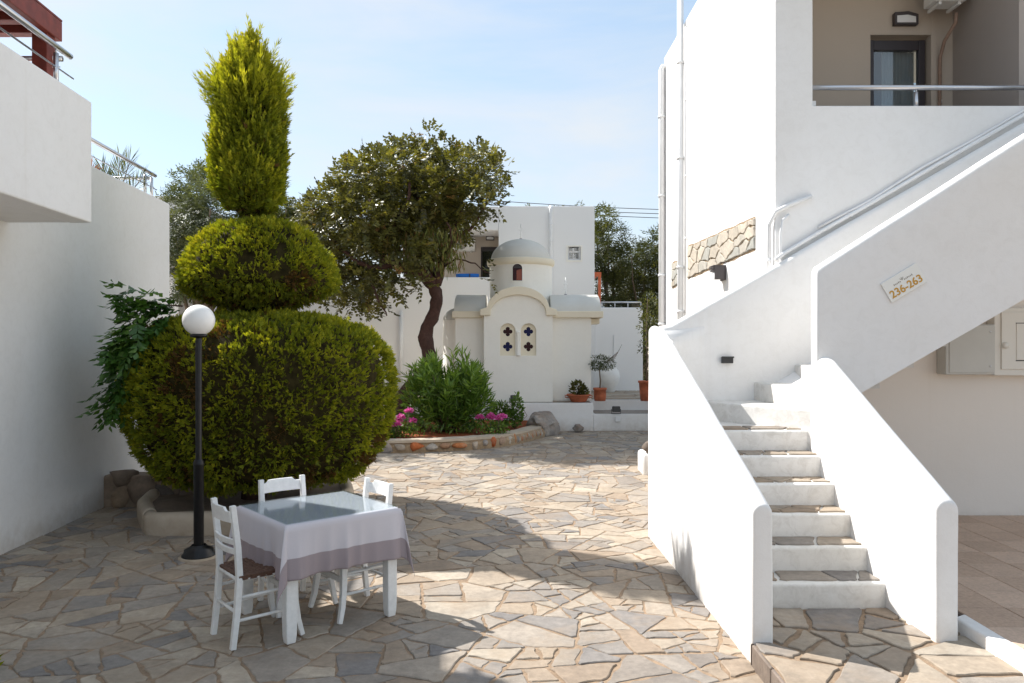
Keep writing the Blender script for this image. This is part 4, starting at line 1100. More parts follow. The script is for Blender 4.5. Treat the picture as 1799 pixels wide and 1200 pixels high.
tube('roll', [(-.32, 0, 0), (-.1, .01, .0), (.12, 0, .004), (.3, 0, 0)], [.052, .055, .054, .05], M['blue_roll'], blr, sides=14)
tube('strap', [(.04, 0, 0), (.07, 0, 0)], .058, M['black'], blr, sides=14)
# distant low block left, behind the terrace
db = bevel_box('white_building', -9.6, -7.3, 16.6, 20, -.05, 5.05, M['white_clean'], None, .02)
tag(db, 'distant plain white block behind the terrace railing', 'building')
bevel_box('roof_edge', -9.65, -7.25, 16.55, 20, 5.052, 5.12, M['white_clean'], db, .01)

# ------------------------------------------------------------------ overhead cables
for k, (ya_, yb_) in enumerate(((352, 369), (360, 376.5), (366, 384))):
    pts = []
    for i in range(13):
        t = i/12; px = 860+(1190-860)*t; py = ya_+(yb_-ya_)*t+4*math.sin(math.pi*t)*.5
        pts.append(P(px, py, 30+.0*i))
    pts = [P(600, ya_-12, 30)]+pts+[P(1400, yb_+12, 30)]
    o = tube('overhead_cable', pts, .014, M['cable'], None, sides=5)
    tag(o, ['uppermost thin cable crossing the sky above the back building', 'middle thin cable crossing the sky above the back building', 'lowest thin cable crossing the sky above the back building'][k], 'cable', 'overhead cables')

# ------------------------------------------------------------------ topiary in its planter
TX, TY = -2.90, 8.5
planter = thing('planter', 'low rounded beige planter wall under the large clipped bush', 'planter', (TX, TY, 0))
ppath = [(-3.62, 7.58), (-3.55, 7.48), (-3.40, 7.45), (-2.55, 7.52), (-2.2, 7.75), (-1.95, 8.35), (-1.9, 8.8), (-2.1, 9.5), (-2.8, 10.0), (-3.9, 9.9), (-4.2, 9.1), (-3.98, 8.2), (-3.62, 7.58)]
v, f = parapet_geo([(x, y_, -.03, .215) for x, y_ in ppath], .14, seg=6, wob=.012, seed=9)
at_parent(fix_normals(mk('planter_wall', v, f, M['planter'], None, smooth=True)), planter)
at_parent(fix_normals(mk('soil', [(x, y_, .15) for x, y_ in ppath[:-1]], [tuple(range(len(ppath)-1))], M['darkrock'], None, attr=.4)), planter)
rw = thing('rubble_wall', 'low dark rubble wall between the bush and the white wall', 'stone wall', (-4.3, 8.75, 0))
rr_ = random.Random(6)
spots = [(-4.52, .12, .16, .2), (-4.24, .18, .2, .24), (-3.98, .16, .14, .2), (-4.5, .34, .2, .12), (-3.78, .12, .1, .16), (-4.1, .36, .12, .09)]
for i, (x, z, a, b_) in enumerate(spots):
    r_ = rock('stone', (0, 0, 0), (a*1.15, .15, b_*1.1), M['darkrock'], None, seed=i+3, sub=2, attr=rr_.random(), fr=1.1); r_.location = (x+4.3, rr_.uniform(-.03, .03), z); r_.parent = rw
bevel_box('mortar', -.42, .62, -.05, .25, -.03, .36, M['darkrock'], rw, .03, attr=.6)
topi = thing('topiary_tree', 'three-tiered clipped cypress with a round base and ragged spire', 'tree', (TX, TY, 0))
tube('trunk', [(0, 0, .1), (.03, 0, 1.2), (-.04, .02, 2.3), (-.05, 0, 2.6), (-.08, 0, 3.4), (-.09, 0, 4.8)], [.14, .13, .11, .1, .07, .03], M['bark'], topi, sides=10)
def wobble(p, s, a, seed):
    n_ = np_noise(p, s, seed); return n_*a
def tier(name, prof, n, L0, W0, updir, cx=0.0, ragged=0.0, brown=.0, seed=0, inner=.93, jag=.06, pfrac=.3, plen=1.35, pout=.8, sc_r=1.0, pup=.0, prnd=.62):
    prof = [(max(r*sc_r, .001), z) for r, z in prof]; pr = np.array(prof)
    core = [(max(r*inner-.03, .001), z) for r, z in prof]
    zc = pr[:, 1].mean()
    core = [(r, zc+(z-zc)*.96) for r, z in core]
    o = lathe(name+'_dark_core', core, M['core'], None, seg=40, cx=cx)  # solid dark filler added inside so nothing shows through the crown
    pos, nor = lathe_sample(prof, n)
    w = np_noise(pos, 2.2, seed); w2 = np_noise(pos, 6.0, seed+3)
    pos = pos+nor*((w*jag+w2*jag*.55)+rng.normal(size=n)*.016-rng.random(n)*.03)[:, None]
    d = nor*1.0+np.array([0, 0, updir])+rvec(n)*.55
    b_ = np_noise(pos, 1.5, seed+11); b2 = np_noise(pos, 5.5, seed+17)
    val = .52+.22*w+.24*w2+rng.normal(size=n)*.10+.10*nor[:, 2]
    low = np.clip((zc-pos[:, 2])/(pr[:, 1].max()-zc), 0, 1)
    if brown: val = np.where((b_*.7+b2*.6+low*.22) > brown, rng.random(n)*.15, val)
    L = L0*(.7+.6*rng.random(n)); W = W0*(.8+.4*rng.random(n))
    # dark pockets: fewer sprays where the noise dips
    keep = rng.random(n) > np.clip((-w2-.10)*2.8, 0, .92)
    pos, d, nor, L, W, val = pos[keep]+np.array([cx, 0, 0]), d[keep], nor[keep], L[keep], W[keep], val[keep]; n = len(pos)
    q = np.arange(n) < n*pfrac
    pd = nor*pout+np.array([0, 0, updir+pup])+rvec(n)*prnd
    a1 = plumes(pos[q]-nor[q]*.03, pd[q], L[q]*plen, W[q], val[q]+.04, 9)
    a2 = sprays(pos[~q]-nor[~q]*.02, d[~q], L[~q], W[~q], val[~q]-.10, 5)
    cr = leaves(name, *[np.concatenate([x, y_]) for x, y_ in zip(a1, a2)], M['thuja'], topi)
    o.parent = cr
    return cr
k_ = 8.5/9
big = [(.45, .33), (.90, .36), (1.20, .48), (1.42, .72), (1.54, 1.0), (1.58, 1.28), (1.565, 1.52), (1.50, 1.77), (1.37, 1.96), (1.15, 2.09), (.82, 2.17), (.4, 2.21), (.001, 2.215)]
tier('lower_crown', big, 33000, .066, .0125, .30, .13, brown=.44, seed=1, jag=.045, pfrac=.38, plen=1.0, pout=.75, sc_r=.915)
mid = [(.20, 2.20), (.45, 2.28), (.74, 2.39), (.93, 2.50), (.955, 2.58), (.90, 2.76), (.80, 2.94), (.64, 3.10), (.44, 3.21), (.2, 3.26), (.001, 3.27)]
tier('middle_crown', mid, 13500, .062, .0115, .25, .07, brown=.62, seed=5, jag=.028, pfrac=.4, plen=1.0, pout=.65, sc_r=.90)
spi = [(.12, 3.26), (.26, 3.32), (.40, 3.46), (.465, 3.64), (.475, 3.9), (.455, 4.2), (.445, 4.45), (.42, 4.66), (.35, 4.84), (.24, 4.99), (.13, 5.12), (.05, 5.22), (.005, 5.28)]
tier('spire', spi, 8500, .11, .0145, .9, -.05, brown=.9, seed=8, inner=.84, jag=.04, pfrac=.42, plen=1.45, pout=.5, sc_r=.80, pup=.3, prnd=.42)
# ragged long shoots near the top and sides of the spire
n = 900; pos, nor = lathe_sample([(r*.80, z) for r, z in spi], n); m_ = (pos[:, 2] > 4.42) | (rng.random(n) < .05)
pos, nor = pos[m_], nor[m_]; n = len(pos); hi = pos[:, 2] > 4.42
ln = np.where(hi, .29, .19)*(.55+.75*rng.random(n)); ln = np.where(hi & (rng.random(n) < .12), ln*1.35, ln)
out_ = np.clip((5.15-pos[:, 2])/.5, .12, .80)
dd = unit(nor*out_[:, None]*np.array([1, 1, .4])+np.array([0, 0, .85])+rvec(n)*.2)
leaves('ragged_shoots', *plumes(pos-nor*.06+np.array([-.05, 0, 0]), dd, ln, .0115, .56+.16*rng.random(n), 12, 3, .3), M['thuja'], topi)

# climbing vine at the bush's left
vine = thing('climbing_vine', 'dark glossy vine spilling over the left side of the big bush', 'vine', (-4.1, 8.1, 0))
paths = [[(-3.35, 7.7, 2.35), (-3.75, 7.65, 2.37), (-4.1, 7.6, 2.20)], [(-3.7, 7.6, 2.3), (-4.0, 7.55, 2.1), (-4.35, 7.55, 1.86)], [(-3.8, 7.55, 2.1), (-4.1, 7.5, 1.85), (-4.28, 7.5, 1.62)],
         [(-3.9, 7.6, 1.45), (-4.15, 7.55, 1.36), (-4.40, 7.55, 1.10)], [(-3.95, 7.65, 1.4), (-4.2, 7.6, 1.18), (-4.33, 7.6, 1.02)], [(-3.7, 7.7, 2.3), (-4.1, 7.6, 2.42), (-4.24, 7.6, 2.52)],
         [(-3.6, 7.6, 2.2), (-3.85, 7.5, 2.0), (-4.0, 7.45, 1.75)], [(-3.95, 7.7, 1.95), (-4.2, 7.6, 1.78), (-4.3, 7.55, 1.60)]]
ps, ds = [], []
for q in [[(-3.35+(x+3.35)*.62, y_, 1.97+(z-1.97)*.76) for x, y_, z in q] for q in paths]:
    tube('stem', q, [.008, .006, .003], M['bark'], vine, sides=5).matrix_parent_inverse = vine.matrix_basis.inverted()
    q = [np.array(p) for p in q]
    for k in range(26):
        t = rng.random()*2; i = min(int(t), 1); u = t-i
        ps.append(q[i]*(1-u)+q[i+1]*u+rng.normal(size=3)*.05); ds.append((q[i+1]-q[i])+rvec(1)[0]*.22+np.array([0, -.12, -.05]))
ps, ds = np.array(ps), np.array(ds); n = len(ps)
o = leaves('foliage', *sprigs(ps, ds, 7, np.full(n, .045), np.full(n, .10), np.full(n, .055), .55+.2*rng.normal(size=n), .3), M['vine'], None); at_parent(o, vine)

# ------------------------------------------------------------------ globe lamp
lm = thing('street_lamp', 'black post lamp with white globe in front of the big bush', 'lamp', (-2.756, 6.66, 0))
lathe('base', [(.001, .0), (.145, .0), (.142, .03), (.125, .045), (.12, .075), (.075, .095), (.06, .11)], M['black_iron'], lm, seg=28)
lathe('mortar_pad', [(.17, -.01), (.165, .012), (.12, .018)], M['planter'], lm, seg=20)
lathe('lower_post', [(.043, .1), (.043, .80), (.046, .81), (.046, .835), (.031, .86)], M['black_iron'], lm, seg=20)
lathe('upper_post', [(.027, .855), (.027, 1.9), (.024, 1.93)], M['black_iron'], lm, seg=20)
lathe('collar', [(.03, 1.925), (.07, 1.935), (.075, 1.955), (.06, 1.965), (.001, 1.966)], M['black_iron'], lm, seg=24)
lathe('globe', [(.06, 1.957)]+[(.136*math.sin(a), 2.083-.136*math.cos(a)) for a in [R(28+152*i/20) for i in range(21)]], M['globe'], lm, seg=40)

# ------------------------------------------------------------------ table, cloth, glass, chairs
c0, cl_, cr_, cb_ = Vector((-1.40, 4.70)), Vector((-1.90, 5.28)), Vector((-.79, 5.23)), Vector((-1.29, 5.77))
tc = (c0+cl_+cr_+cb_)/4
ang = math.atan2((cr_-c0).y, (cr_-c0).x)
ta, tb_ = .405, .385                                # half sizes along front-right edge, front-left edge
tbl = thing('dining_table', 'square white wooden table with tapered legs under the lilac cloth', 'table', (tc.x, tc.y, 0), ang)
bevel_box('table_top', -ta+.008, ta-.008, -tb_+.008, tb_-.008, .715, .742, M['chair_white'], tbl, .006)
for sx_ in (-1, 1):
    bevel_box('apron', -ta+.07, ta-.07, sx_*(tb_-.05)-.012, sx_*(tb_-.05)+.012, .63, .714, M['chair_white'], tbl, .003)
    bevel_box('apron', sx_*(ta-.05)-.012, sx_*(ta-.05)+.012, -tb_+.07, tb_-.07, .63, .7139, M['chair_white'], tbl, .003)
    for sy_ in (-1, 1):
        x, y = sx_*(ta-.04), sy_*(tb_-.04)
        o = tube('leg', [(x, y, 0), (x, y, .05), (x, y, .16), (x, y, .714)], [.040, .048, .0515, .0515], M['chair_white'], tbl, sides=4, smooth=False, rot=math.pi/4); bevel_obj(o, .005, 2)
A_c, B_c = ta+.345, tb_+.345
nu, nv_ = 112, 112
V = []; E = []
for j in range(nv_+1):
    for i in range(nu+1):
        u = -A_c+2*A_c*i/nu; v_ = -B_c+2*B_c*j/nv_
        du, dv = max(abs(u)-ta, 0), max(abs(v_)-tb_, 0); su, sv = (1 if u >= 0 else -1), (1 if v_ >= 0 else -1)
        zt_ = .747; rb_ = .004
        if du == 0 and dv == 0: x, y, z = u, v_, zt_+.0006*noise.noise((u*9, v_*9, 0))
        elif dv == 0 or du == 0:
            d = du+dv; s_ = v_ if dv == 0 else u
            w = noise.noise((s_*6.5, su*3+sv*7*(dv > 0), .3))*.036+(1-abs(noise.noise((s_*9, su*2+sv, 4)))*2.2)*.012-.006
            fl = (.012+.02*d+w*1.25*(d/.345)**1.2)*min(1, d/.03)
            x, y = (su*(ta+.004+fl), v_) if dv == 0 else (u, sv*(tb_+.004+fl)); z = zt_-d*.985
        else:
            d = math.hypot(du, dv); th = math.atan2(dv, du)
            fold = d*(.17*math.sin(2*th)**1.6)+.010*math.sin(2*th)
            spread = .16*math.cos(2*th)*d*.9
            e = (.012+.02*d)*min(1, d/.03)
            wv_ = .012*math.sin(th*6+su*2+sv)*(d/.3)
            x = su*(ta+.004+e*math.cos(th)+fold*.70+wv_*.6-max(0, -spread)*.0); y = sv*(tb_+.004+e*math.sin(th)+fold*.70-wv_*.6)
            z = zt_-math.sqrt(max(0, d*d-fold*fold*.6))*.985
        V.append((x, y, z)); E.append(min(A_c-abs(u), B_c-abs(v_)))
Fc = [(j*(nu+1)+i, j*(nu+1)+i+1, (j+1)*(nu+1)+i+1, (j+1)*(nu+1)+i) for j in range(nv_) for i in range(nu)]
cloth = mk('tablecloth', V, Fc, M['cloth'], None, smooth=True)
a = cloth.data.attributes.new('edge', 'FLOAT', 'POINT'); a.data.foreach_set('value', np.array(E, dtype=np.float32))
cloth.location = (tc.x, tc.y, 0); cloth.rotation_euler = (0, 0, ang)
tag(cloth, 'pale lilac tablecloth with darker mauve border hanging over the table', 'tablecloth')
mo = cloth.modifiers.new('thick', 'SOLIDIFY'); mo.thickness = .0015; mo.offset = -1
gl = bevel_box('glass_plate', -ta, ta, -tb_, tb_, .7505, .7565, M['tableglass'], None, .001, 1)
gl.location = (tc.x, tc.y, 0); gl.rotation_euler = (0, 0, ang); tag(gl, 'clear square glass plate lying on the tablecloth', 'glass plate')
def make_chair():
    t = thing('dining_chair', '', 'chair', group='white chairs round the table')
    W = M['chair_white']
    for s in (-1, 1):
        o = tube('back_leg', [(s*.165, -.215, 0), (s*.165, -.19, .22), (s*.165, -.175, .44), (s*.163, -.185, .62), (s*.16, -.215, .88)], [.024, .026, .027, .026, .024], W, t, sides=4, smooth=False, rot=math.pi/4, up=(1, 0, 0)); bevel_obj(o, .004, 2)
        o = tube('front_leg', [(s*.215, .215, 0), (s*.203, .19, .10), (s*.192, .175, .22), (s*.188, .172, .44)], [.021, .025, .027, .027], W, t, sides=4, smooth=False, rot=math.pi/4, up=(1, 0, 0)); bevel_obj(o, .004, 2)
        for z in (.17, .31): tube('side_rung', [(s*.167, -.185, z), (s*.194, .18, z+.01)], .0105, W, t, sides=8)
    # seat frame and woven cord seat
    for s in (-1, 1): tube('seat_rail', [(s*.166, -.17, .425), (s*.188, .17, .425)], .016, W, t, sides=8)
    n = 40; V = []; Ff = []
    for j in range(n+1):
        for i in range(n+1):
            u, v_ = i/n*2-1, j/n*2-1
            hwid = .175+.02*(v_+1)/2; e = max(abs(u), abs(v_))
            par = (int((u+1)*7)+int((v_+1)*7)) % 2
            wz = .006*(abs(math.sin((u+1)*7*math.pi)) if par else abs(math.sin((v_+1)*7*math.pi)))+(.004 if par else 0)
            z = .446-.010*(1-e*e)+wz*(1-max(0, e-.86)/.14)
            V.append((u*hwid*1.06, v_*.185, z))
    b0 = len(V)
    for j in range(n+1):
        for i in range(n+1):
            if j < n and i < n: Ff.append((j*(n+1)+i, j*(n+1)+i+1, (j+1)*(n+1)+i+1, (j+1)*(n+1)+i))
    o = mk('woven_seat', V, Ff, M['rush'], t); so = o.modifiers.new('thick', 'SOLIDIFY'); so.thickness = .028; so.offset = -1
    # curved back rails
    def back_rail(name, z0, z1, prof=None, th=.018, notch=False):
        n = 24; v = []; f = []
        for i in range(n+1):
            u = i/n*2-1; x = u*.158; bow = -.022*(1-u*u)
            zt = z1
            if notch: zt = z1-.022*max(0, min(1, (abs(u)-.60)/.10))
            yb_ = -.190-.03*((z0+z1)/2-.6)/.26
            tilt = -.03*(z1-z0)/.26
            for (yy, zz) in ((-th/2, z0), (th/2, z0), (th/2+tilt, zt), (-th/2+tilt, zt)): v.append((x, yb_+bow+yy, zz))
        for i in range(n):
            for k in range(4): f.append((i*4+k, i*4+(k+1) % 4, (i+1)*4+(k+1) % 4, (i+1)*4+k))
        f += [(3, 2, 1, 0), (n*4, n*4+1, n*4+2, n*4+3)]
        bevel_obj(fix_normals(mk(name, v, f, W, t)), .004, 2, 50)
    back_rail('top_rail', .775, .868, notch=True)
    back_rail('back_slat', .635, .672); back_rail('back_slat', .575, .612)
    o = bevel_box('front_stretcher', -.19, .19, .165, .183, .255, .295, W, t, .004)
    tube('back_rung', [(-.165, -.19, .22), (.165, -.19, .22)], .0105, W, t, sides=8)
    tube('front_rail', [(-.19, .172, .42), (.19, .172, .42)], .015, W, t, sides=8); tube('back_rail', [(-.165, -.176, .42), (.165, -.176, .42)], .015, W, t, sides=8)
    return t
chair = make_chair()
def copy_tree(o, parent=None):
    c = o.copy(); C.objects.link(c); c.parent = parent
    for k in list(o.children): copy_tree(k, c)
    return c
ex = Vector((math.cos(ang), math.sin(ang))); ey = Vector((-ex.y, ex.x))
def place(c, pos, face, label):
    c.location = (pos.x, pos.y, 0); c.rotation_euler = (0, 0, math.atan2(face.y, face.x)-math.pi/2); c['label'] = label
chairs = [(Vector((-1.655, 4.90)), ex, 'white wooden chair nearest the camera at the left side of the table'),
          (tc+ey*(tb_-.06)-ex*.02, -ey, 'white wooden chair behind the table with its backrest against the bush'),
          (tc+ex*(ta-.165)-ey*.05, -ex, 'white wooden chair tucked in at the far right side of the table')]
for i, (p, fdir, lab) in enumerate(chairs):
    place(chair if i == 0 else copy_tree(chair), p, fdir, lab)

# ------------------------------------------------------------------ flower bed
fb = thing('flower_bed', 'curved flower bed edged with orange and grey stones before the chapel', 'flower bed', (-1, 14.5, 0))
cp = [(-3.9, 13.05), (-2.53, 12.98), (-1.39, 13.15), (-.41, 13.62), (.10, 14.25), (.42, 14.9), (.66, 15.45)]
dense = []
for i in range(len(cp)-1):
    for k in range(10):
        t = k/10; p0, p1, p2, p3 = [Vector(cp[max(0, min(len(cp)-1, i+j))]) for j in (-1, 0, 1, 2)]
        dense.append(.5*((2*p1)+(p2-p0)*t+(2*p0-5*p1+4*p2-p3)*t*t+(3*p1-p0-3*p2+p3)*t**3))
dense.append(Vector(cp[-1]))
v, f = parapet_geo([(p.x, p.y+.10, -.03, .20) for p in dense], .19, seg=4, wob=.01, seed=4)
at_parent(fix_normals(mk('kerb_mortar', v, f, M['wallmortar'], None, attr=.5)), fb)
# flat cap
v = []; f = []
for i, p in enumerate(dense):
    q0, q1 = dense[max(i-1, 0)], dense[min(i+1, len(dense)-1)]; t = (q1-q0).normalized(); nr = Vector((-t.y, t.x))
    for off, z in ((-.005, .17), (-.005, .215), (.24, .22), (.24, .17)):
        w = noise.noise((p.x*4, p.y*4, off))*.008; v.append((p.x+nr.x*off, p.y+nr.y*off, z+w))
    if i:
        for k in range(4): f.append(((i-1)*4+k, (i-1)*4+(k+1) % 4, i*4+(k+1) % 4, i*4+k))
at_parent(fix_normals(mk('kerb_cap', v, f, M['planter'], None)), fb)
rd4 = random.Random(14); i = 12; kk = 0
while i < len(dense)-2:
    step = 1 if dense[i].x > 0 else rd4.choice((2, 2, 3)); j = min(i+step, len(dense)-1); a, b_ = dense[i], dense[j]; mid_ = (a+b_)/2; l = (b_-a).length
    n_seg = max(1, round(l/.27))
    for q in range(n_seg):
        pp = a.lerp(b_, (q+.5)/n_seg); wdt = l/n_seg
        r_ = rock('kerb_stone', (0, 0, 0), (wdt*.62*rd4.uniform(.6, 1.1), .075, .11*rd4.uniform(.55, 1.1)), M['curbstone'], None, seed=kk, sub=2, amp=.3, attr=(.05, .32, .95, .2, .6, .84, .35, .1, 1, .5, .28, .74)[kk % 12], rz=math.atan2((b_-a).y, (b_-a).x))
        r_.location = (pp.x+1, pp.y-14.5-.0, .09+rd4.uniform(-.015, .015)); r_.parent = fb; kk += 1
    i = j
at_parent(fix_normals(mk('soil', [(p.x, p.y+.12, .185) for p in dense]+[(.7, 16.38, .22), (-4.4, 16.38, .3)], [tuple(range(len(dense)+2))], M['soil'], None, attr=.5)), fb)
bo = rock('boulder', (.66, 15.62, .24), (.42, .30, .36), M['boulder'], None, seed=5, sub=4, amp=.7, attr=.2, rz=.3); tag(bo, 'large split grey and tan boulder at the end of the flower bed', 'rock')
bo = rock('small_rock', (1.42, 16.12, .07), (.15, .12, .11), M['boulder'], None, seed=8, sub=3, amp=.6, attr=.1); tag(bo, 'small grey rock on the paving in front of the terrace', 'rock')
bo = rock('boulder', (-2.05, 14.9, .35), (.42, .3, .28), M['boulder'], None, seed=12, sub=4, amp=.5, attr=.2); tag(bo, 'grey boulder in the bed between the clipped bush and oleander', 'rock')

def plant_leaves(name, parent, blobs, n, L, W, mat, up=.4, rand=.5, shell=.5, val=.5, vs_=.2, belly=.4):
    pos, d = crown_points(blobs, n, shell)
    d = d+np.array([0, 0, up])+rvec(n)*rand
    w = np_noise(pos, 3.0, len(name))
    o = leaves(name, pos, d, rvec(n), L*(.7+.6*rng.random(n)), W*(.7+.6*rng.random(n)), val+vs_*rng.normal(size=n)+.35*w, M[mat], None, belly=belly)
    return at_parent(o, parent)
# oleander: upright canes with whorls of long narrow leaves
ol = thing('oleander_shrub', 'bushy green oleander with long narrow leaves in the flower bed', 'shrub', (-1.2, 14.6, .2))
ps, ds, vals = [], [], []
for k in range(105):
    a = rng.random()*2*math.pi; q = rng.random()**.5
    tip = np.array([-1.22+math.cos(a)*q*.80, 14.55+math.sin(a)*q*.6, 0.])
    tip[2] = 1.62-.42*q*q+rng.normal()*.07-(.25 if rng.random() < .35 else 0)
    if -1.4 < tip[0] < -1.0: tip[2] -= .28
    if tip[0] > -.9: tip[2] -= .06
    base = np.array([-1.2+(tip[0]+1.2)*.25, 14.6+(tip[1]-14.6)*.25, .2])
    if k == 0: tip = np.array([-1.13, 14.5, 1.72])
    pth = bent_path(base, tip, 5, .15, k)
    if k % 3 == 0: at_parent(tube('cane', pth, [.012, .011, .01, .009, .007, .005], M['bark_grey'], None, sides=5), ol)
    for t in np.linspace(.28, 1, 14):
        i = min(int(t*5), 4); u = t*5-i; p = np.array(pth[i].lerp(pth[i+1], u)); ax = np.array(pth[i+1]-pth[i]); ax = ax/np.linalg.norm(ax)
        for r in range(5):
            ps.append(p); ds.append(ax*(.9 if t > .85 else .45)+rvec(1)[0]*.8); vals.append(.25+.45*t*(tip[2]/1.5)+.12*rng.normal())
ps, ds, vals = np.array(ps), np.array(ds), np.array(vals); n = len(ps)
at_parent(leaves('foliage', ps, ds, rvec(n), .21*(.7+.6*rng.random(n)), .034, vals, M['oleander'], None, belly=.5), ol)
lo = [(-1.2, 14.5, .55, .72, .5, .35), (-.75, 14.45, .7, .36, .36, .45), (-1.75, 14.5, .75, .3, .35, .4)]
plant_leaves('low_foliage', ol, lo, 1700, .19, .032, 'oleander', .5, .7, .55, .4)
def flowers(label, x, y, n, sp):
    t = thing('pink_flowers', label, 'flowers', (x, y, .2), group='pink flowers in the bed')
    for k in range(n):
        fx, fy, fz = rng.normal()*sp, rng.normal()*sp*.6-.05, .2+abs(rng.normal())*.11
        m_ = 46; d = rvec(m_); d[:, 2] = np.abs(d[:, 2])*.9; d[:, 1] -= .3
        o = leaves('flower_head', np.array([fx, fy, fz])+d*.02, d, rvec(m_), .075*(.7+.5*rng.random(m_)), .045, .5+.3*rng.normal(size=m_), M['petal'], t, belly=.65)
        tube('stalk', [(fx*.6, fy*.6, 0), (fx, fy, fz)], .005, M['bark_grey'], t, sides=4)
    m_ = 420; p = rng.normal(size=(m_, 3))*np.array([sp*1.2, sp*.7, .07])+np.array([0, 0, .10])
    leaves('foliage', p, rvec(m_)+np.array([0, 0, .6]), rvec(m_), .06, .035, .45+.2*rng.normal(size=m_), M['oleander'], t)
flowers('cluster of pink flowers left of the oleander', -1.98, 13.75, 9, .17)
flowers('pink flowers right of the oleander near the small plant', -.35, 14.05, 6, .11)
ps_ = thing('small_shrub', 'small upright leafy plant between the pink flowers and boulder', 'plant', (.12, 15.1, .2))
plant_leaves('foliage', ps_, [(.10, 15.1, .55, .12, .12, .34), (-.22, 15.15, .48, .2, .15, .25), (-.05, 15.1, .4, .25, .15, .18)], 1100, .07, .04, 'oleander', .4, .7, .3, .3)
for k in range(5): at_parent(tube('stem', [(.05, 15.1, .18), (-.1+.1*k, 15.1, .45), (-.25+.1*k, 15.12, .7)], .006, M['bark_grey'], None, sides=5), ps_)
g2 = thing('small_shrub', 'low green plant at the foot of the pink flowers beside the clipped bush', 'plant', (-2.3, 13.6, .2))
plant_leaves('foliage', g2, [(-2.25, 13.6, .32, .22, .2, .17), (-2.6, 13.8, .4, .25, .2, .2)], 900, .06, .04, 'oleander', .4, .8, .3, .35)
tube('stem', [(0, 0, 0), (.03, 0, .15), (.06, 0, .3)], .006, M['bark_grey'], g2, sides=5)

# ------------------------------------------------------------------ floodlights and pots
def flood(label, loc):
    t = thing('floodlight', label, 'floodlight', loc)
    bevel_box('housing', -.085, .085, -.06, .03, .04, .16, M['black'], t, .012)
    bevel_box('lens', -.07, .07, -.066, -.061, .055, .145, M['ac_dark'], t, .003)
    tube('bracket', [(-.1, 0, .10), (-.1, 0, .0), (.1, 0, .0), (.1, 0, .10)], .008, M['black'], t, sides=6)
    bevel_box('socket_box', -.02, .09, -.035, .0, -.17, -.06, M['pvc'], t, .006)
    return t
flood('black floodlight on the terrace edge below the chapel windows', (P(904, 707, 16.38).x, 16.395, .61))
flood('black floodlight on the lower terrace step beside the pots', (P(1083, 727, 16.38).x, 16.395, .37))
def pot(name, label, loc, prof, mat, seg=28):
    t = thing(name, label, 'pot', loc); lathe('body', prof, M[mat], t, seg=seg); return t
def pts_of(px, py, Y, z): p = P(px, py, Y); return (p.x, Y, z)
pb_ = pot('bowl_pot', 'wide shallow terracotta bowl planted with a small succulent', pts_of(1017, 700, 16.62, .607), [(.001, 0), (.15, 0), (.17, .02), (.245, .14), (.265, .15), (.265, .17), (.24, .17), (.22, .13), (.001, .12)], 'terracotta')
for s in (-1, 1): tube('handle', [(s*.24, 0, .13), (s*.30, 0, .15), (s*.29, 0, .10), (s*.22, 0, .09)], .012, M['terracotta'], pb_, sides=6)
sb_ = thing('succulent', 'small dark leafy plant growing in the terracotta bowl', 'plant', (pb_.location.x, 16.62, .73))
pos, d = crown_points([(-.02, 0, .17, .16, .14, .15), (.1, 0, .1, .1, .1, .08)], 330, .4)
leaves('foliage', pos, d+np.array([0, 0, .5])+rvec(330)*.5, rvec(330), .075, .05, .35+.25*rng.normal(size=330), M['carob'], sb_)
tube('stem', [(0, 0, -.02), (.01, 0, .08), (-.01, 0, .18)], .02, M['bark'], sb_, sides=6)
po = pot('flower_pot', 'straight terracotta pot holding the small olive tree', pts_of(1054.5, 700, 16.95, .607), [(.001, 0), (.125, 0), (.14, .12), (.135, .24), (.155, .245), (.155, .29), (.135, .29), (.13, .25), (.001, .24)], 'terracotta')
ot = thing('olive_tree', 'small round-headed olive tree in a terracotta pot', 'tree', (po.location.x, 16.95, .85))
tube('trunk', [(0, 0, 0), (.01, 0, .2), (-.01, 0, .42), (0, 0, .55)], [.018, .016, .014, .01], M['bark_grey'], ot, sides=7)
pos, d = crown_points([(-.02, 0, .62, .2, .2, .17), (.16, 0, .6, .18, .16, .15), (-.1, 0, .55, .14, .14, .1)], 900, .3)
leaves('crown', pos, d+rvec(900)*.7, rvec(900), .065, .016, .3+.3*rng.normal(size=900), M['olive'], ot)
for k in range(7): tube('twig', [(.1, 0, .6), (.25+.03*k, .02*k, .62+.04*k), (.33+.03*k, .02*k, .66+.06*k)], .004, M['bark_grey'], ot, sides=4)
ur = pot('white_urn', 'big white clay urn against the white wing behind the olive pot', pts_of(1071, 680, 19.9, .607), [(.001, 0), (.13, 0), (.15, .05), (.24, .25), (.275, .42), (.25, .56), (.19, .63), (.2, .66), (.17, .66), (.15, .6), (.001, .55)], 'urn')
pr_ = pot('flower_pot', 'tall terracotta pot half hidden by the staircase wall', pts_of(1136, 700, 16.95, .607), [(.001, 0), (.13, 0), (.15, .2), (.165, .40), (.185, .405), (.185, .45), (.16, .45), (.001, .40)], 'terracotta')
tp_ = thing('potted_tree', 'thin bare-stemmed young tree in the tall pot by the staircase wall', 'tree', (pr_.location.x, 16.95, 1.0))
tube('trunk', [(0, 0, 0), (.02, 0, .6), (.0, 0, 1.2), (.03, 0, 1.9)], [.02, .017, .014, .008], M['bark_grey'], tp_, sides=6)
pos, d = crown_points([(.1, 0, 1.7, .3, .3, .35), (.05, 0, 1.3, .25, .25, .3), (-.05, 0, .8, .14, .14, .2)], 700, .2)
leaves('crown', pos, d+rvec(700)*.6, rvec(700), .07, .03, .6+.25*rng.normal(size=700), M['far_leaf'], tp_)

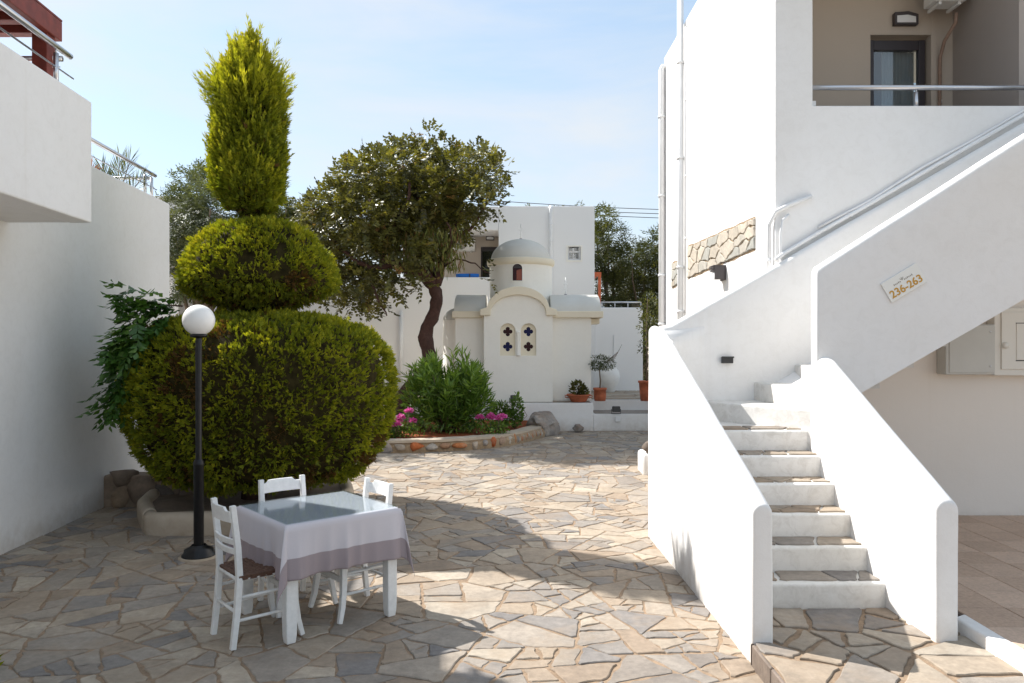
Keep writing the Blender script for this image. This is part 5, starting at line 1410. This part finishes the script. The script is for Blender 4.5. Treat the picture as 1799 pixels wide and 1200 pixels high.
lw = thing('low_wall', 'stub of low white wall topped with rough stones behind the staircase', 'wall', (2.15, 11.0, 0))
bevel_box('painted_base', -.28, .5, -.2, .3, -.03, .31, M['white'], lw, .05, 3)
for i in range(5): rock('stone', (-.2+.17*i, -.12+.05*(i % 2), .40), (.11, .1, .13), M['darkrock'], lw, seed=40+i, sub=2, attr=.3+.15*i)
# ------------------------------------------------------------------ carob tree
ct = thing('carob_tree', 'dark carob tree with a crooked trunk and broad crown beside the chapel', 'tree', tuple(P(715, 716, 15.7)))
def cp_(px, py, Y=15.7): return P(px, py, Y)
tr_pts = [cp_(700, 735, 15.6), cp_(708, 708, 15.6), cp_(724, 682, 15.6), cp_(746, 658), cp_(756, 634), cp_(753, 612), cp_(748, 592), cp_(753, 570), cp_(764, 548), cp_(768, 522), cp_(762, 495)]
rads = [.28, .22, .18, .155, .15, .142, .138, .132, .128, .125, .125]
fine = []; fr_ = []
for i in range(len(tr_pts)-1):
    for k in range(5):
        t = k/5; p = tr_pts[i].lerp(tr_pts[i+1], t); fine.append(p+Vector((noise.noise(p*3), noise.noise(p*3+Vector((5, 0, 0))), 0))*.04); fr_.append((rads[i]*(1-t)+rads[i+1]*t)*(1+.10*noise.noise(p*5)))
v, f = tube_geo(fine, fr_, 18)
v = [Vector(p)+Vector((noise.noise(Vector(p)*7), noise.noise(Vector(p)*7+Vector((3, 1, 0))), 0))*.035 for p in v]
at_parent(mk('trunk', v, f, M['bark'], None, smooth=True, attr=.5), ct)
brs = [([(762, 500, 15.7), (742, 480, 15.5), (715, 470, 15.3), (690, 466, 15.2), (676, 455, 15.2), (668, 430, 15.2), (660, 390, 15.3), (650, 350, 15.4)], .135, .05),
       ([(766, 500, 15.7), (775, 470, 15.7), (790, 430, 15.8), (805, 380, 15.9), (820, 330, 16)], .12, .035),
       ([(762, 500, 15.7), (757, 460, 15.9), (745, 410, 16.1), (735, 350, 16.2), (725, 300, 16.2)], .11, .03),
       ([(690, 466, 15.2), (660, 470, 15.0), (630, 460, 14.9), (600, 440, 14.9)], .07, .03),
       ([(668, 430, 15.2), (690, 400, 15.0), (715, 360, 14.9), (720, 320, 14.9)], .06, .025),
       ([(660, 468, 15.0), (650, 490, 14.8), (668, 530, 14.7), (680, 555, 14.7)], .035, .012),
       ([(775, 475, 15.7), (800, 455, 15.5), (835, 462, 15.3), (862, 480, 15.2)], .025, .008),
       ([(790, 430, 15.8), (830, 400, 15.7), (860, 350, 15.7)], .05, .02),
       ([(600, 440, 14.9), (570, 400, 15.1), (555, 370, 15.2)], .035, .012),
       ([(757, 460, 15.9), (790, 440, 15.3), (795, 420, 15.1), (785, 390, 14.9)], .05, .015)]
for pts, r0, r1 in brs:
    pp = [cp_(*p) for p in pts]; n = len(pp)
    fine = []
    for i in range(n-1):
        for k in range(4): p = pp[i].lerp(pp[i+1], k/4); fine.append(p+Vector((noise.noise(p*4), noise.noise(p*4+Vector((7, 0, 0))), noise.noise(p*4+Vector((0, 7, 0)))))*.05)
    fine.append(pp[-1]); m_ = len(fine)
    v, f = tube_geo(fine, [r0+(r1-r0)*i/(m_-1) for i in range(m_)], 9)
    at_parent(mk('branch', v, f, M['bark'], None, smooth=True, attr=.5), ct)
for (px, py) in ((676, 441), (697, 469)):
    p = cp_(px, py, 15.08); at_parent(tube('pruning_scar', [p, p+Vector((0, -.05, 0))], .045, M['cutwood'], None, sides=12), ct)
cb_l = [(560, 375, 34), (590, 350, 42), (580, 410, 46), (600, 455, 46), (630, 320, 46), (640, 380, 56), (650, 440, 44), (675, 295, 44), (700, 340, 60), (700, 400, 56), (722, 285, 44), (760, 275, 40), (765, 335, 60), (760, 395, 56),
        (800, 300, 46), (815, 350, 52), (835, 285, 34), (858, 310, 34), (862, 345, 24), (818, 388, 30), (850, 370, 22), (762, 430, 30), (720, 440, 40), (625, 490, 34), (590, 495, 30), (655, 495, 24), (678, 525, 22), (672, 548, 14), (700, 500, 22), (745, 505, 14), (555, 415, 30), (545, 395, 22), (770, 250, 18), (690, 262, 18), (740, 262, 20), (868, 478, 10), (858, 492, 8), (610, 395, 50), (725, 375, 60), (785, 480, 10), (880, 300, 10), (650, 275, 14), (530, 370, 14), (575, 470, 40), (560, 445, 30), (610, 520, 26), (640, 510, 30), (575, 505, 26), (690, 470, 40), (660, 400, 50), (740, 340, 60)]
blobs = []
for (px, py, r_) in cb_l:
    for dpt in ((-.55, 0, .6) if r_ > 28 else (0,)):
        Y = (16.5+dpt*2.7 if r_ > 28 else 15.6)+rng.normal()*.3; c = cp_(px+rng.normal()*8, py+rng.normal()*6, Y); rr = r_/F*Y*(.80 if dpt else .95)
        blobs.append((c.x, c.y, c.z, rr, rr*1.05, rr*.86))
n = 11500; pos, d = crown_points(blobs, n, .30)
w = np_noise(pos, 1.9, 2); keep = (w > -.07) | (rng.random(n) < .15); pos, d, w = pos[keep], d[keep], w[keep]; n = len(pos)
at_parent(leaves('crown', *sprigs(pos, d+np.array([0, 0, .15])+rvec(n)*.6, 8, np.full(n, .06), np.full(n, .092), np.full(n, .060), .34+.45*w+.2*rng.normal(size=n), .25), M['carob'], None), ct)
n = 1500; pb2 = [cp_(rng.uniform(680, 812), rng.uniform(395, 470), rng.uniform(14.8, 16)) for _ in range(n)]
pos = np.array(pb2)+rng.normal(size=(n, 3))*.06
at_parent(leaves('seed_pods', pos, np.array([0, 0, -1.0])+rvec(n)*.3, rvec(n), .15*(.7+.6*rng.random(n)), .026, .4+.3*rng.normal(size=n)+np.clip((pos[:, 0]+1.3)*.5, 0, .5), M['pod'], None, belly=.5), ct)

# ------------------------------------------------------------------ background trees
def bg_tree(name, label, base, blobs_px, Y, n, L, W, mat, spread=1.2, group='trees behind the buildings', r0=.14, sprig=True):
    t = thing(name, label, 'tree', base, group=group); base = Vector(base)
    bl = []
    for (px, py, r_) in blobs_px:
        for q in range(2):
            Yq = Y+rng.normal()*spread*.6; c = P(px+rng.normal()*3, py+rng.normal()*3, Yq); rr = r_/F*Yq; bl.append((c.x, c.y, c.z, rr, rr*1.1, rr*.9))
    top = Vector(np.mean(np.array(bl)[:, :3], axis=0)); fork = base.lerp(top, .45)
    at_parent(tube('trunk', bent_path(base, fork, 5, .3, L*90), [r0, r0*.9, r0*.82, r0*.75, r0*.7, r0*.65], M['bark_grey'], None, sides=9), t)
    for q in bl[::2]: at_parent(tube('branch', bent_path(fork, Vector(q[:3]), 4, .3, q[0]*3), [r0*.5, r0*.4, r0*.3, r0*.2, r0*.1], M['bark_grey'], None, sides=6), t)
    pos, d = crown_points(bl, n, .25); w = np_noise(pos, 1.5, 4); keep = (w > -.25) | (rng.random(n) < .25); pos, d, w = pos[keep], d[keep], w[keep]; n = len(pos)
    a = sprigs(pos, d+rvec(n)*.6+np.array([0, 0, .1]), 7, np.full(n, L*.6), np.full(n, L), np.full(n, W), .45+.45*w+.15*rng.normal(size=n), .3)
    at_parent(leaves('crown', *a, M[mat], None), t); return t
bg_tree('olive_tree', 'grey-green olive tree between the left wall and clipped spire', (-6.6, 16.5, 0), [(350, 330, 40), (370, 375, 50), (325, 370, 40), (335, 430, 55), (380, 430, 50), (320, 480, 45), (300, 400, 30), (365, 490, 45), (355, 310, 18)], 16.0, 4600, .085, .027, 'olive', .8, r0=.16)
bg_tree('leafy_tree', 'pale green tree showing between the clipped spire and carob crown', (-5.6, 19.2, 0), [(520, 385, 26), (505, 400, 30), (535, 400, 22), (500, 370, 16), (525, 430, 25), (480, 400, 30)], 18.8, 1800, .08, .03, 'far_leaf', .6, r0=.13)
bg_tree('gum_tree', 'tall dark tree beside the corner of the back building', (3.7, 26, 0), [(1060, 385, 22), (1065, 420, 34), (1080, 460, 36), (1062, 500, 34), (1085, 510, 30), (1050, 440, 30), (1075, 545, 30), (1048, 395, 18)], 26, 2300, .13, .035, 'far_leaf', 1.2)
bg_tree('gum_tree', 'middle tree of the grove between the back building and staircase', (5.0, 27.5, 0), [(1110, 450, 26), (1120, 480, 34), (1135, 450, 20), (1105, 500, 30), (1130, 520, 34), (1110, 550, 30), (1140, 560, 26)], 27.5, 2300, .13, .035, 'far_leaf', 1.2)
bg_tree('gum_tree', 'olive-green tree touching the drain pipe of the right building', (6.6, 26.5, 0), [(1165, 430, 34), (1150, 455, 26), (1165, 480, 34), (1158, 520, 34), (1185, 450, 40), (1180, 520, 40), (1160, 560, 34)], 26.5, 2600, .13, .035, 'far_leaf', 1.2)
bs = thing('leafy_shrub', 'yellow-green shrub behind the tall terracotta pot', 'shrub', (4.3, 24, 0))
pos, d = crown_points([tuple(P(1145, y_, 24))+(.45, .5, .5) for y_ in (590, 620, 650, 680)], 1500, .2)
at_parent(leaves('foliage', pos, d+rvec(1500)*.7, rvec(1500), .12, .05, .6+.25*rng.normal(size=1500), M['far_leaf'], None), bs)
at_parent(tube('stem', [(4.3, 24, 0), (4.4, 24, 1.5)], .03, M['bark_grey'], None, sides=6), bs)
ft = thing('gum_tree', 'treetop just showing above the roof of the back building', 'tree', (3.0, 34, 0))
at_parent(tube('trunk', [(3.0, 34, 0), (3.0, 34, 7.6)], [.2, .06], M['bark_grey'], None, sides=8), ft)
pos, d = crown_points([tuple(P(1018, 361, 34))+(.22, .3, .2), tuple(P(928, 364, 34))+(.2, .3, .12), tuple(P(985, 372, 34))+(1.4, .6, .2)], 500, .2)
at_parent(leaves('crown', pos, d+rvec(500)*.6, rvec(500), .13, .04, .6+.2*rng.normal(size=500), M['far_leaf'], None), ft)
# plants on the left terrace
pl_ = thing('palm_plant', 'small palm with feathery fronds behind the lower terrace railing', 'palm', (-5.30, 10.15, 2.98))
for k, (ex_, ey_, ez_) in enumerate(((.20, -.05, 1.32), (.02, .05, 1.36), (.33, .0, 1.10), (-.22, .05, 1.25), (-.1, -.02, 1.1))):
    a_, b2_ = Vector((-.02, 0, .5)), Vector((ex_, ey_, ez_)); mid_ = (a_+b2_)/2+Vector((-.02, 0, .10))
    pth = [a_.lerp(mid_, t)*(1-t)+mid_.lerp(b2_, t)*t for t in np.linspace(0, 1, 13)]
    fr = tube('frond', pth, .007, M['bark_grey'], pl_, sides=4)
    ps, ds, ss = [], [], []
    for i in range(5, 13):
        for uu in (0, .33, .66):
            for s_ in (-1, 1):
                ax = (pth[i]-pth[i-1]).normalized(); sd = ax.cross(Vector((0, 1, .1))).normalized(); t = (i-5)/8
                ps.append(pth[i]-(pth[i]-pth[i-1])*uu); ds.append(ax*(.55+.9*t)+sd*s_*(.95-.6*t)+Vector((0, rng.normal()*.12, .05))); ss.append((0, .6, .3))
    leaves('leaflets', np.array(ps), np.array(ds), np.array(ss), .26, .022, rng.random(len(ps)), M['palm'], fr)
tube('trunk', [(0, 0, 0), (0, 0, .5)], [.09, .07], M['bark'], pl_, sides=8)
rp = thing('red_plant', 'reddish spiky plant behind the lower terrace railing post', 'plant', (-5.12, 9.15, 2.98))
n = 60; dd = rvec(n); dd[:, 2] = np.abs(dd[:, 2])
leaves('foliage', np.tile([[.0, 0, .95]], (n, 1))+rvec(n)*.04, dd, rvec(n), .20, .03, rng.random(n), M['red_leaf'], rp)
tube('stem', [(0, 0, 0), (0, 0, .96)], .02, M['bark'], rp, sides=6)
# leaf tips that poke into the lower left corner
ls = thing('low_shrub', 'yellow-green leaf tips at the very bottom left corner', 'shrub', (-3.05, 4.35, 0))
pos, d = crown_points([(-.02, -.05, .03, .12, .1, .12)], 160, .3); pos[:, 2] = np.abs(pos[:, 2])
leaves('foliage', pos, d+np.array([0, 0, .8]), rvec(160), .07, .025, .6+.3*rng.normal(size=160), M['thuja'], ls)
